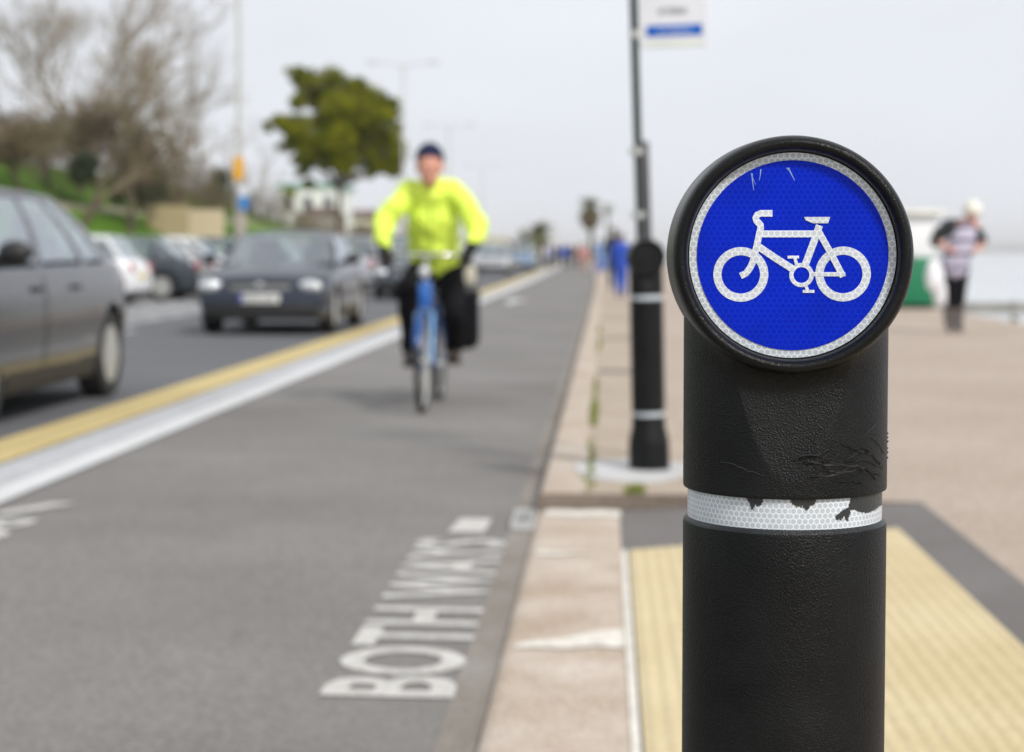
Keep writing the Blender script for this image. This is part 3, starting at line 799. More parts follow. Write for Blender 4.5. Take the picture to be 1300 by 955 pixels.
    for s in (-1, 1):
        bm = bmesh.new(); A_ = []
        for i in range(9):
            x = lerp(xf-wr-.07, xr+wr+.07, i/8); y = s*(sidey(x, zb(x)+.10)+.006)
            A_.append([bm.verts.new(p) for p in ((x, y-s*.10, zb(x)-.005), (x, y-s*.02, zb(x)-.005), (x, y, zb(x)+.04), (x, s*(sidey(x, zb(x)+.15)+.005), zb(x)+.15), (x, y-s*.10, zb(x)+.15))])
        for a, b in zip(A_, A_[1:]):
            for j in range(5): bm.faces.new((a[j], a[(j+1)%5], b[(j+1)%5], b[j]))
        bm.faces.new(A_[0]); bm.faces.new(A_[-1][::-1]); obj('added_sill', bm, M['black'], t, smooth=40)  # black strip added to hide the yellow line's reflection along the lower side
    if detail:
        # doors, handles, mirrors
        drs = [(cowl-.12, cowl-1.12), (cowl-1.15, max(xr+wr+.02, cowl-1.98))]
        for s in (-1, 1):
            for (xa, xb) in drs:
                if xa-xb < .3: continue
                bm = bmesh.new(); nu, nv = 6, 9; G1 = []
                for i in range(nu+1):
                    x = lerp(xa, xb, i/nu); z0 = zb(x)+.10; z1 = zt(x)-.055
                    G1.append([bm.verts.new((x, s*(sidey(x, lerp(z0, z1, j/nv))+.007), lerp(z0, z1, j/nv))) for j in range(nv+1)])
                for i in range(nu):
                    for j in range(nv): bm.faces.new((G1[i][j],G1[i+1][j],G1[i+1][j+1],G1[i][j+1]))
                dr = obj('door', bm, pm, t, smooth=40)
                x = xb+.16; z = belt-.16; y = s*(sidey(x, z)+.012)
                bm = bmesh.new(); rbx(bm, x-.09, x+.09, y-.018, y+.018, z-.018, z+.018, .008); obj('handle', bm, M['black'], dr, smooth=40)
            bm = bmesh.new(); y = s*(W/2+.10); x = cowl-.22
            ball(bm, (x, y, belt+.075), .06, .11, .075, 14, 8); tube(bm, [(x, s*(W/2-.09), belt+.02), (x, y, belt+.05)], .03, 8)
            obj('mirror', bm, M['black'] if kind != 'parked' else pm, t, smooth=60)
    # ends
    def skinx(y, z, fr):
        sg = 1 if fr else -1; x = hl
        while x > hl-1.0:
            xx = sg*x
            if zt(xx) >= z and abs(y) <= sidey(xx, z): break
            x -= .005
        return sg*x
    def panel(name, yc, zc, hw, hh, m, fr, off=.012, th=.03, par=None, r=.008):
        sg = 1 if fr else -1; xs_ = skinx(yc, zc, fr); a, b = sorted((xs_+sg*off, xs_+sg*(off-th)))
        bm = bmesh.new(); rbx(bm, a, b, yc-hw, yc+hw, zc-hh, zc+hh, min(r, th*.3, hh*.4)); return obj(name, bm, m, par or t, smooth=40)
    fz = hood-.15
    for s in (-1, 1):
        y = s*(W/2-.245); bm = bmesh.new(); ball(bm, (skinx(y, fz, True)-.035, y, fz), .085, .165, .082, 20, 12, Matrix.Rotation(-s*math.radians(12), 4, 'Z')); obj('headlight', bm, M['lamp_glass'], t, smooth=60)
        y = s*(W/2-.17); z = min(tail, belt)-.16; bm = bmesh.new(); ball(bm, (skinx(y, z, False)+.03, y, z), .07, .085, .12, 18, 12); obj('tail_light', bm, M['tail'], t, smooth=60)
    gr = panel('grille', 0, fz, W/2-.47, .055, M['black'], True, .012, .08)
    for dz in (-.028, 0, .028): panel('grille_bar', 0, fz+dz, W/2-.49, .007, M['steel'], True, .02, .02, gr)
    bm = bmesh.new(); xb_ = skinx(0, fz, True)+.02; lathe(bm, [(.055, xb_),(.055, xb_+.012),(.035, xb_+.018)], 20, 'X', (0, 0, fz)); obj('badge', bm, M['chrome'], gr, smooth=40)
    panel('bumper_vent', 0, .330, W/2-.17, .078, M['black'], True, .006, .05)
    pl = panel('number_plate', 0, .475, .26, .058, M['plate_white'], True, .022, .02)
    panel('plate_band', -.235, .475, .022, .05, M['plate_blue'], True, .0255, .003, pl)
    bm = bmesh.new(); xp = skinx(0, .475, True)+.0225
    for i in range(7):
        y0_ = -.195+i*.058+(.02 if i > 3 else 0); k_ = (i*3+int(L*10)) % 3
        bx(bm, xp, xp+.0015, y0_, y0_+.012, .44, .51)
        if k_ != 1: bx(bm, xp, xp+.0015, y0_+.0125, y0_+.04, .498, .51)
        if k_ != 2: bx(bm, xp, xp+.0015, y0_+.0125, y0_+.04, .44, .452)
    obj('plate_marks', bm, M['black'], pl)
    xx = hl+.012
    obj('lower_bumper', _lowbump(hl, W, 1), M['black'], t, smooth=40); obj('lower_bumper', _lowbump(hl, W, -1), M['black'], t, smooth=40)
    panel('number_plate', 0, min(tail, belt)-.30, .26, .058, M['plate_yellow'], False, .012, .02)
    return t
def _lowbump(hl, W, sg):
    bm = bmesh.new(); rows = []
    for i in range(13):
        q = -1+2*i/12; y = q*(W/2-.10); x = sg*(hl-.015-.10*q*q*q*q)
        rows.append([bm.verts.new(p) for p in ((x, y, .20), (x+sg*.02, y, .22), (x+sg*.02, y, .27), (x-sg*.10, y, .27), (x-sg*.10, y, .20))])
    for a, b in zip(rows, rows[1:]):
        for j in range(5): bm.faces.new((a[j], a[(j+1)%5], b[(j+1)%5], b[j]))
    bm.faces.new(rows[0]); bm.faces.new(rows[-1][::-1])
    return bm
def wheels(t, spots, r, rm):
    for (x, y, z, s) in spots:
        bm = bmesh.new()
        w = .095
        lathe(bm, [(r*.66,-w),(r*.80,-w*1.02),(r*.95,-w),(r,-w*.8),(r,w*.8),(r*.95,w),(r*.80,w*1.02),(r*.66,w),(r*.60,w*.6),(r*.60,-w*.6)], 36, 'Y', (x,y,z), close=True)
        wheel = obj('wheel', bm, M['rubber'], t, smooth=40)
        bm = bmesh.new(); o_ = s*w
        lathe(bm, [(r*.66, o_*.95),(r*.62, o_*.9),(r*.58, o_*.55),(r*.2,o_*.45),(.001, o_*.45)], 36, 'Y', (x,y,z))
        for k in range(7):
            a = 2*PI*k/7; d = Vector((math.cos(a),0,math.sin(a))); e = Vector((-math.sin(a),0,math.cos(a)))
            c0 = Vector((x, y+o_*.86, z))+d*.04; c1 = Vector((x, y+o_*.9, z))+d*r*.61
            for (wd_,) in ((.018,),):
                v = [bm.verts.new(p) for p in (c0-e*.03, c0+e*.03, c1+e*.022, c1-e*.022)]
                u = [bm.verts.new(p.co-Vector((0,o_*.3,0))) for p in v]
                bm.faces.new(v); bm.faces.new(u[::-1])
                for i in range(4): bm.faces.new((v[i], u[i], u[(i+1)%4], v[(i+1)%4]))
        lathe(bm, [(.05, o_*.9),(.04, o_*.97),(.001,o_*.98)], 16, 'Y', (x,y,z))
        obj('rim', bm, rm, wheel, smooth=40)
HD = -PI/2
g1 = 'cars driving towards the camera in the near lane'; g2 = 'cars parked along the far side'
make_car('dark grey car cut off by the left edge, rear wheel and side windows showing', (-4.56, 11.72, 0), HD, M['p_grey'], L=4.66, W=1.80, H=1.52, belt=1.0, hood=.80, tail=.98, cowl=1.15, roofF=.50, roofR=-.95, glassR=-2.05, fo=1.2, wb=2.75, wr=.325, wins=[(.05,.40),(.44,.72),(.76,.90)], group=g1)
make_car('dark blue low car with clear headlights driving in front of the silver one', (-4.42, 25.1, 0.01), HD, M['p_navy'], L=4.2, W=1.77, H=1.36, belt=.90, hood=.78, tail=.9, cowl=.75, roofF=.10, roofR=-1.0, glassR=-1.6, fo=.80, wb=2.52, wr=.315, group=g1)
make_car('dark navy car half hidden behind the cyclist', (-4.3, 42.0, 0.01), HD, M['p_dgrey'], L=4.3, W=1.78, H=1.48, belt=.93, hood=.76, group=g1)
make_car('pale silver car approaching just right of the cyclist', (-5.05+bend(85), 85, 0.01), HD, M['p_silver'], L=4.4, W=1.80, H=1.45, group=g1)
make_car('light blue car following the pale silver car', (-4.5+bend(101), 102, .01), HD, M['p_blue'], L=4.3, H=1.6, belt=1.0, group=g1)
make_car('silver car moving away beyond the dark blue car', (-6.9, 50, 0.01), -HD, M['p_silver'], L=4.3, W=1.74, H=1.5, group='cars driving away in the far lane')
make_car('small white car far away in the lane, left of the palms', (-7.6+bend(128), 130, 0.01), -HD, M['p_white'], L=4.3, W=1.74, H=1.5, group='cars driving away in the far lane')
# parked row, tails to the road, noses to the far pavement
SP = dict(kind='parked', group=g2)
PK = [('white hatchback parked beside the rear of the dark grey moving car', 36.3, M['p_white'], dict(L=4.0,H=1.42,glassR=-1.82,roofR=-1.45,tail=.9,belt=.92), -9.35),
      ('slate grey car parked nose to the far pavement with silver wheels', 40.3, M['p_dgrey'], dict(L=4.3,H=1.42,glassR=-1.7,roofR=-1.2,tail=.95,belt=.92,wb=2.66,fo=.84), -8.95),
      ('white car parked immediately left of the approaching dark blue car', 44.0, M['p_white'], dict(L=4.1,H=1.45), -9.12),
      ('dark car parked behind the lamp column', 51.5, M['p_navy'], dict(L=4.3,H=1.5), -9.6),
      ('grey car parked hidden behind the approaching dark blue car', 55.5, M['p_grey'], dict(L=4.3,H=1.5), -9.6),
      ('silver car parked seen over the dark blue car roof', 59.4, M['p_silver'], dict(L=4.3,H=1.55), -9.6),
      ('red car parked far down the row near the tree', 67, M['p_red'], dict(L=4.1,H=1.5), -9.7),
      ('blue car parked far down the row', 71, M['p_blue'], dict(L=4.1,H=1.5), -9.7)]
for lab, d, pm, kw, xe in PK:
    L_ = kw['L']; c = make_car(lab, (xe-L_/2+bend(d), d, 0), PI, pm, detail=True, **SP, **kw)
c = make_car('grey car parked beyond the white hatchback, only its roof showing', (-12.6, 33.0, 0), PI, M['p_silver'], L=4.2, H=1.5, **SP)
# ================================================================== bicycle and rider
def strut(bm, a, b, r0, r1=None, n=10): tube(bm, [a, b], [r0, r1 or r0], n)
 
bx0, by0 = X_at(557, 13.1), 13.1
bike = thing('bicycle', 'blue bicycle with mudguards ridden by the person in the yellow jacket', 'bicycle', (bx0, by0, .006), HD+math.radians(-.6))
M['bike_blue'] = mat('bright blue bicycle enamel', (.01,.11,.42), .25, coat=1)
M['bike_lblue'] = mat('pale blue bicycle enamel', (.13,.33,.62), .3, coat=1)
bw = .345
for x, nm in ((0,'rear'),(1.08,'front')):
    bm = bmesh.new(); bmesh.ops.create_cube(bm, size=.001)
    bm.free(); bm = bmesh.new()
    lathe(bm, [(bw-.035+.0,-.0),(bw-.03,-.016),(bw-.012,-.021),(bw-.001,-.010),(bw,0),(bw-.001,.010),(bw-.012,.021),(bw-.03,.016)], 48, 'Y', (x,0,bw), close=True)
    w = obj('wheel', bm, M['rubber'], bike, smooth=60)
    bm = bmesh.new(); lathe(bm, [(bw-.036,-.011),(bw-.05,-.009),(bw-.05,.009),(bw-.036,.011)], 48, 'Y', (x,0,bw), close=True); obj('rim', bm, M['steel'], w, smooth=40)
    bm = bmesh.new()
    for k in range(28):
        a = 2*PI*k/28; s = .02 if k%2 else -.02
        strut(bm, (x+.02*math.cos(a+.5), s, bw+.02*math.sin(a+.5)), (x+(bw-.045)*math.cos(a), 0, bw+(bw-.045)*math.sin(a)), .0012, n=4)
    tube(bm, [(x,-.05,bw),(x,.05,bw)], .018, 10); obj('spokes', bm, M['steel'], w)
    bm = bmesh.new(); rows = []
    a0, a1 = (-20, 150) if x else (-10, 200)
    for k in range(19):
        a = math.radians(lerp(a0 if not x else 20, a1 if not x else 165, k/18))
        if x == 0: a = math.radians(lerp(20, 200, k/18))
        rows.append([bm.verts.new((x+(bw+dr)*math.cos(a), y, bw+(bw+dr)*math.sin(a))) for y, dr in ((-.03,.006),(-.02,.022),(0,.028),(.02,.022),(.03,.006))])
    for a, b in zip(rows, rows[1:]):
        for j in range(4): bm.faces.new((a[j], a[j+1], b[j+1], b[j]))
    bmesh.ops.solidify(bm, geom=list(bm.faces), thickness=.002)
    obj('mudguard', bm, M['bike_blue'], bike, smooth=60)
BB = (.46,0,.29)
bm = bmesh.new()
strut(bm, (.93,0,.66), BB, .030, .032); strut(bm, (.90,0,.86), (.93,0,.66), .026); strut(bm, BB, (.28,0,.80), .018)
strut(bm, (.905,0,.82), (.31,0,.72), .018)
for s in (-1, 1): strut(bm, (0,s*.06,bw), (.44,s*.03,.29), .011); strut(bm, (0,s*.06,bw), (.30,s*.015,.74), .009)
obj('frame', bm, M['bike_blue'], bike, smooth=60)
bm = bmesh.new()
strut(bm, (.932,0,.66),(.94,0,.69), .03)
for s in (-1, 1): tube(bm, [(.935,s*.015,.68),(.95,s*.052,.66),(1.03,s*.055,.45),(1.08,s*.055,bw)], [.017,.016,.013,.009], 10)
obj('fork', bm, M['bike_lblue'], bike, smooth=60)
bm = bmesh.new(); rbx(bm, .885, .945, -.045, .045, .70, .88, .015); obj('head_tube', bm, M['bike_blue'], bike, smooth=50)
bm = bmesh.new(); tube(bm, [(.895,0,.86),(.87,0,1.03),(.92,0,1.05)], .014, 10)
tube(bm, [(.76,-.29,1.04),(.86,-.27,1.055),(.92,-.12,1.055),(.925,0,1.055),(.92,.12,1.055),(.86,.27,1.055),(.76,.29,1.04)], .012, 10)
hb = obj('handlebar', bm, M['chrome'], bike, smooth=60)
bm = bmesh.new()
for s in (-1, 1): tube(bm, [(.76,s*.29,1.04),(.85,s*.275,1.054)], .018, 10)
obj('grip', bm, M['rubber'], hb, smooth=60)
bm = bmesh.new(); ball(bm, (.97,0,.94), .045, .04, .04); obj('front_lamp', bm, M['lamp_glass'], bike, smooth=60)
bm = bmesh.new(); strut(bm, (.28,0,.79), (.255,0,.90), .014); obj('seat_post', bm, M['chrome'], bike)
bm = bmesh.new(); ball(bm, (.20,0,.92), .13, .075, .03); ball(bm, (.32,0,.92), .10, .03, .022); obj('saddle', bm, M['black'], bike, smooth=60)
bm = bmesh.new(); lathe(bm, [(.095,-.045),(.098,-.04),(.09,-.037),(.01,-.037)], 32, 'Y', (BB[0],0,BB[2])); tube(bm, [(.46,-.08,.29),(.46,.08,.29)], .02, 10)
strut(bm, (.46,-.085,.29), (.63,-.095,.29), .012); strut(bm, (.46,.085,.29), (.29,.095,.29), .012); obj('crank', bm, M['steel'], bike, smooth=50)
for s, x in ((-1,.63),(1,.29)):
    bm = bmesh.new(); rbx(bm, x-.045, x+.045, s*.14-.045, s*.14+.045, .278, .302, .006); obj('pedal', bm, M['black'], bike)
bm = bmesh.new(); rbx(bm, .0, .56, -.075, -.062, .24, .40, .006); obj('chain_guard', bm, M['bike_blue'], bike, smooth=50)
bm = bmesh.new()
for s in (-1, 1): tube(bm, [(-.16,s*.06,.74),(.24,s*.06,.75)], .006, 6); strut(bm, (-.05,s*.07,.74), (0,s*.07,bw), .005, n=6)
for x in (-.15,-.05,.05,.15): strut(bm, (x,-.06,.745), (x,.06,.745), .005, n=6)
obj('rack', bm, M['black'], bike)
pan = thing('pannier_bag', 'black pannier bag hanging at the side of the blue bicycle', 'bag', (bx0+.21, by0+.02, .42), HD)
bm = bmesh.new(); rbx(bm, -.16, .16, -.075, .075, -.04, .35, .055, 3); obj('bag', bm, mat('black bag fabric', (.008,.008,.010), .9, bump=.3, spec=.1), pan, smooth=50)
bm = bmesh.new(); rbx(bm, -.165, .165, -.08, .08, .29, .385, .04, 3); obj('flap', bm, mat('dark bag flap', (.012,.012,.015), .85, spec=.15), pan, smooth=50)
bdl = thing('bundle', 'small cream bundle strapped on the bicycle rack', 'bundle', (bx0+.18, by0+.1, .84), HD)
bm = bmesh.new(); rbx(bm, -.13, .10, -.075, .085, -.02, .15, .05, 3); obj('cloth', bm, mat('cream cloth', (.5,.48,.40), .8, bump=.5, bscale=30), bdl, smooth=50)
bm = bmesh.new(); rbx(bm, -.02, .01, -.08, .09, -.022, .154, .002); obj('strap', bm, M['black'], bdl)

M['skin'] = mat('skin', (.62,.30,.22), .6, var=.08, nscale=14)
M['hiviz'] = mat('yellow jacket fabric', (.74,.96,.10), .6, var=.10, nscale=5, bump=.5, bscale=10)
M['glove'] = mat('black gloves', (.012,.015,.018), .8, spec=.15)
M['trouser'] = mat('black trousers', (.008,.008,.010), .9, bump=.4, bscale=18, spec=.1)
M['navy'] = mat('navy knit', (.008,.012,.045), .95, bump=.5, bscale=90)
def skin_mesh(name, V, E, m, parent, sub=2, voxel=None, extra=None, root=0):
    """one continuous surface grown over joints V = [(pos, radius)] and bones E: tapered limbs merged by a voxel remesh"""
    bm = bmesh.new(); P_ = [Vector(v[0]) for v in V]; Rd = [v[1] for v in V]
    for p, r in zip(P_, Rd): ball(bm, p, r, r, r, 16, 12)
    for i, j in E:
        d = P_[j]-P_[i]; n_ = 5
        if d.length < 1e-4: continue
        tube(bm, [P_[i]+d*k/n_ for k in range(n_+1)], [Rd[i]+(Rd[j]-Rd[i])*k/n_ for k in range(n_+1)], 16)
    if extra: extra(bm)
    me = bpy.data.meshes.new(name); bm.to_mesh(me); bm.free()
    o = bpy.data.objects.new(name, me); C.objects.link(o)
    rm = o.modifiers.new('r', 'REMESH'); rm.mode = 'VOXEL'; rm.voxel_size = voxel or .012; rm.use_smooth_shade = True
    sm = o.modifiers.new('sm', 'SMOOTH'); sm.iterations = 3 if extra else 6; sm.factor = .5
    apply_mods(o)
    if not len(o.data.polygons): print('EMPTY', name)
    o.data.materials.clear(); o.data.materials.append(m); o.data.shade_smooth()
    if parent is not None: o.parent = parent
    return o
def head_extra(c, face, s=1.0):
    """skull, jaw, nose, brow, ears added to the body before it is merged into one surface"""
    c = Vector(c); f = Vector(face).normalized(); up = Vector((0,0,1)); l = up.cross(f).normalized(); up = f.cross(l)
    def at(a, b, h): return c + f*a*s + l*b*s + up*h*s
    rot = Matrix((f, l, up)).transposed().to_4x4()
    def fn(bm):
        ball(bm, at(0,0,.03), .098*s, .078*s, .10*s, 20, 14, rot)
        ball(bm, at(.022,0,-.045), .070*s, .058*s, .075*s, 18, 12, rot)
        ball(bm, at(.095,0,-.012), .020*s, .014*s, .024*s, 10, 8, rot)
        ball(bm, at(.080,0,.018), .02*s, .05*s, .012*s, 12, 8, rot)
        ball(bm, at(.082,0,-.062), .014*s, .026*s, .012*s, 10, 8, rot)
        for k in (-1, 1):
            ball(bm, at(-.002,k*.080,0), .022*s, .010*s, .032*s, 10, 8, rot)
            ball(bm, at(.07,k*.038,-.012), .022*s, .022*s, .020*s, 10, 8, rot)
    return fn, at
def hand_extra(w, d, s=1.0, curl=.9, thumb=1, nrm=(0,0,-1)):
    """palm + five curled fingers from wrist w heading d; nrm is the palm side"""
    w = Vector(w); d = Vector(d).normalized(); nn = Vector(nrm); nn = (nn-d*nn.dot(d)).normalized(); l = d.cross(nn).normalized()*thumb
    def fn(bm):
        tube(bm, [w-d*.02*s, w+d*.03*s, w+d*.085*s], [.026*s,.032*s,.030*s], 10)
        for k, ln in zip((-1.5,-.5,.5,1.5), (.058,.074,.080,.072)):
            p = w+d*.08*s+l*k*.019*s; pts = [p]; a = .25*curl
            for seg, f_ in enumerate((.45,.32,.23)):
                p = p + (d*math.cos(a)+nn*math.sin(a))*ln*f_*s*1.1; pts.append(p); a += 1.0*curl
            tube(bm, pts, [.0105*s,.010*s,.009*s,.007*s], 8)
        p = w+d*.02*s+l*.028*s; q = p+(l*.6+d*.5+nn*.5)*.045*s; r = q+(d*.6+nn*.8)*.03*s
        tube(bm, [p, q, r], [.014*s,.012*s,.009*s], 8)
    return fn
def ik(h, a, l1, l2, fwd):
    h = Vector(h); a = Vector(a); d = a-h; L_ = min(d.length, l1+l2-.005); dn = d.normalized()
    x = (l1*l1-l2*l2+L_*L_)/(2*L_); y = math.sqrt(max(0, l1*l1-x*x)); f = Vector(fwd); f = (f-dn*f.dot(dn)).normalized()
    return h+dn*x+f*y
rider = thing('person', 'cyclist in bright yellow jacket, navy beanie and black trousers riding a blue bicycle', 'person', (bx0, by0, .006), HD+math.radians(-.6))
hipR, hipL = (.22,-.09,.94), (.22,.09,.94); anR, anL = (.56,-.135,.385), (.22,.135,.385)
knR = ik(hipR, anR, .44, .44, (1,-.15,.3)); knL = ik(hipL, anL, .44, .44, (1,.12,.3))
shR, shL = (.47,-.17,1.49), (.47,.17,1.49); elR, elL = (.62,-.325,1.25), (.62,.325,1.24); wrR, wrL = (.80,-.295,1.095), (.80,.295,1.095)
hc = (.62,0,1.650)
V = [((.22,0,.96),.12),((.30,0,1.12),.12),((.42,0,1.34),.115),((.49,0,1.50),.06),((.55,0,1.58),.045),
     (hipR,.085),(knR,.055),(anR,.028),((.68,-.135,.335),.022),(hipL,.085),(knL,.055),(anL,.028),((.34,.135,.335),.022),
     (shR,.045),(elR,.035),(wrR,.026),(shL,.045),(elL,.035),(wrL,.026)]
E = [(0,1),(1,2),(2,3),(3,4),(0,5),(5,6),(6,7),(7,8),(0,9),(9,10),(10,11),(11,12),(3,13),(13,14),(14,15),(3,16),(16,17),(17,18)]
hf, hat_at = head_extra(hc, (1,0,-.10), 1.10)
def ex(bm):
    hf(bm); hand_extra(wrR, (.6,.15,-.45), thumb=1)(bm); hand_extra(wrL, (.6,-.15,-.45), thumb=-1)(bm)
skin_mesh('body', V, E, M['skin'], rider, 1, .007, ex)
V = [((.23,0,1.0),.17),((.30,0,1.12),.182),((.40,0,1.31),.182),((.47,0,1.46),.125),((.53,0,1.575),.068),
     ((.46,-.15,1.485),.09),((.55,-.25,1.385),.08),(elR,.077),((.72,-.32,1.16),.055),(Vector(wrR)-Vector((.03,0,-.03)),.046),
     ((.46,.15,1.485),.09),((.55,.25,1.385),.08),(elL,.077),((.72,.32,1.16),.055),(Vector(wrL)-Vector((.03,0,-.03)),.046)]
E = [(0,1),(1,2),(2,3),(3,4),(3,5),(5,6),(6,7),(7,8),(8,9),(3,10),(10,11),(11,12),(12,13),(13,14)]
jk = skin_mesh('jacket', V, E, M['hiviz'], rider, 1, .012)
def wrinkle(o, amp, sc):
    for v in o.data.vertices:
        n_ = noise.noise(v.co*sc)+.5*noise.noise(v.co*sc*2.3); v.co += v.normal*amp*n_
wrinkle(jk, .026, 8); wrinkle(jk, .008, 26)
bm = bmesh.new(); tube(bm, [(.50,0,1.10),(.585,0,1.31),(.585,0,1.42),(.575,0,1.50)], .005, 6); obj('zip', bm, mat('dull yellow zip', (.35,.5,.05), .7), jk)
V = [((.20,0,.96),.16),(hipR,.115),(knR,.085),(Vector(anR)+Vector((0,0,.01)),.066),(hipL,.115),(knL,.085),(Vector(anL)+Vector((0,0,.01)),.066)]
tr = skin_mesh('trousers', V, [(0,1),(1,2),(2,3),(0,4),(4,5),(5,6)], M['trouser'], rider, 1, .012); wrinkle(tr, .012, 12)
for w_, d_, th in ((wrR,(.6,.15,-.45),1),(wrL,(.6,-.15,-.45),-1)):
    bm = bmesh.new(); hand_extra(w_, d_, 1.14, thumb=th)(bm); tube(bm, [Vector(w_)-Vector(d_).normalized()*.09, Vector(w_)], [.055,.042], 10)
    gl = obj('glove', bm, M['glove'], rider, smooth=60)
for a in (anR, anL):
    bm = bmesh.new(); a = Vector(a); c = a+Vector((.07,0,-.045)); ball(bm, c, .135, .048, .042, 16, 10); ball(bm, a+Vector((0,0,-.02)), .05,.045,.06)
    bx(bm, c.x-.12, c.x+.12, c.y-.04, c.y+.04, c.z-.045, c.z-.03)
    obj('shoe', bm, mat('brown black shoe', (.04,.025,.018), .5), rider, smooth=60)
bm = bmesh.new(); r = bmesh.ops.create_uvsphere(bm, u_segments=24, v_segments=16, radius=1)
bmesh.ops.delete(bm, geom=[v for v in bm.verts if v.co.z < -.12], context='VERTS')
bmesh.ops.transform(bm, matrix=Matrix.Translation(hat_at(-.012,0,.05)) @ Matrix.Rotation(math.radians(-12),4,'Y') @ Matrix.Diagonal((.122,.103,.125,1)), verts=bm.verts)
bmesh.ops.solidify(bm, geom=list(bm.faces), thickness=.006)
obj('beanie', bm, M['navy'], rider, smooth=60)
bm = bmesh.new()
for k in (-1, 1): ball(bm, hat_at(.0885,k*.032,.004), .004, .009, .0045, 10, 8)
obj('eyes', bm, M['black'], rider, smooth=60)
# ================================================================== people on the promenade
def stripes_mat(name, c1, c2, freq):
    m = bpy.data.materials.new(name); n, l = nodes(m); b = n['Principled BSDF']; b.inputs['Roughness'].default_value = .9
    tc = n.new('ShaderNodeTexCoord'); w = n.new('ShaderNodeTexWave'); w.bands_direction = 'Z'; w.inputs['Scale'].default_value = freq; w.inputs['Distortion'].default_value = .8; w.inputs['Phase Offset'].default_value = 1.5
    l.new(tc.outputs['Object'], w.inputs['Vector']); r = n.new('ShaderNodeValToRGB'); r.color_ramp.elements[0].color = (*c1,1); r.color_ramp.elements[1].color = (*c2,1)
    r.color_ramp.elements[0].position = .15; r.color_ramp.elements[1].position = .4
    l.new(w.outputs['Fac'], r.inputs['Fac']); l.new(r.outputs['Color'], b.inputs['Base Color']); return m
wx, wy = X_at(1206, 22.3), 22.3
wo = thing('person', 'person with white hat, striped lilac jumper, black leggings and boots bending their head', 'person', (wx, wy, .1), HD)
hc = (.17,.17,1.44)
V = [((0,0,.86),.11),((.03,.03,1.02),.10),((.07,.08,1.20),.11),((.11,.12,1.33),.06),((.14,.16,1.39),.045),
     ((0,-.07,.82),.08),((.03,-.065,.45),.045),((0,-.055,.09),.03),((.13,-.07,.04),.03),
     ((0,.07,.82),.08),((.03,.055,.45),.045),((0,.045,.09),.03),((.13,.06,.04),.03),
     ((.08,-.08,1.29),.048),((.02,-.23,1.14),.038),((.17,-.13,1.02),.024),((.09,.25,1.27),.048),((.05,.34,1.12),.038),((.19,.25,1.02),.024)]
E = [(0,1),(1,2),(2,3),(3,4),(0,5),(5,6),(6,7),(7,8),(0,9),(9,10),(10,11),(11,12),(3,13),(13,14),(14,15),(3,16),(16,17),(17,18)]
hf, wat = head_extra(hc, (1,.15,-.5), .95)
def ex(bm): hf(bm); hand_extra((.17,-.13,1.02), (.6,.5,-.1), .9, thumb=1)(bm); hand_extra((.19,.25,1.02), (.6,-.5,-.1), .9, thumb=-1)(bm)
skin_mesh('body', V, E, M['skin'], wo, 1, .008, ex)
V = [((0,0,.80),.175),((.02,.02,.92),.17),((.05,.06,1.08),.165),((.08,.10,1.20),.145),((.11,.12,1.31),.08)]
j = skin_mesh('jumper', V, [(0,1),(1,2),(2,3),(3,4)], stripes_mat('lilac striped knit', (.16,.15,.22), (.58,.55,.68), 1.9), wo, 1, .012); wrinkle(j, .012, 12)
V = [((.04,.06,1.27),.12),((.05,-.08,1.28),.105),((.02,-.19,1.20),.09),((.02,-.24,1.10),.075),((.07,.22,1.24),.09),((.05,.30,1.12),.08)]
j = skin_mesh('jacket', V, [(0,1),(1,2),(2,3),(0,4),(4,5)], mat('charcoal jacket', (.035,.04,.045), .85, bump=.4, spec=.2), wo, 1, .012); wrinkle(j, .010, 12)
V = [((0,0,.85),.145),((0,-.07,.80),.115),((.03,-.065,.50),.083),((.01,-.06,.30),.07),((0,.07,.80),.115),((.03,.055,.50),.083),((.01,.05,.30),.07)]
skin_mesh('leggings', V, [(0,1),(1,2),(2,3),(0,4),(4,5),(5,6)], M['trouser'], wo, 1, .012)
for y in (-.057, .050):
    V = [((.01,y*1.1,.40),.082),((0,y,.20),.068),((0,y,.08),.058),((.09,y*1.1,.05),.045),((.15,y*1.15,.045),.035)]
    skin_mesh('boot', V, [(0,1),(1,2),(2,3),(3,4)], mat('grey brown boot', (.12,.105,.10), .8, bump=.4), wo, 1, .01)
bm = bmesh.new(); ball(bm, wat(-.015,0,.045), .125,.112,.12, 20, 14); bmesh.ops.delete(bm, geom=[v for v in bm.verts if (v.co-wat(.09,0,-.05)).length < .09], context='VERTS')
bmesh.ops.solidify(bm, geom=list(bm.faces), thickness=.008); obj('hat', bm, mat('cream white wool', (.78,.77,.68), .9, bump=.5, bscale=40), wo, smooth=60)
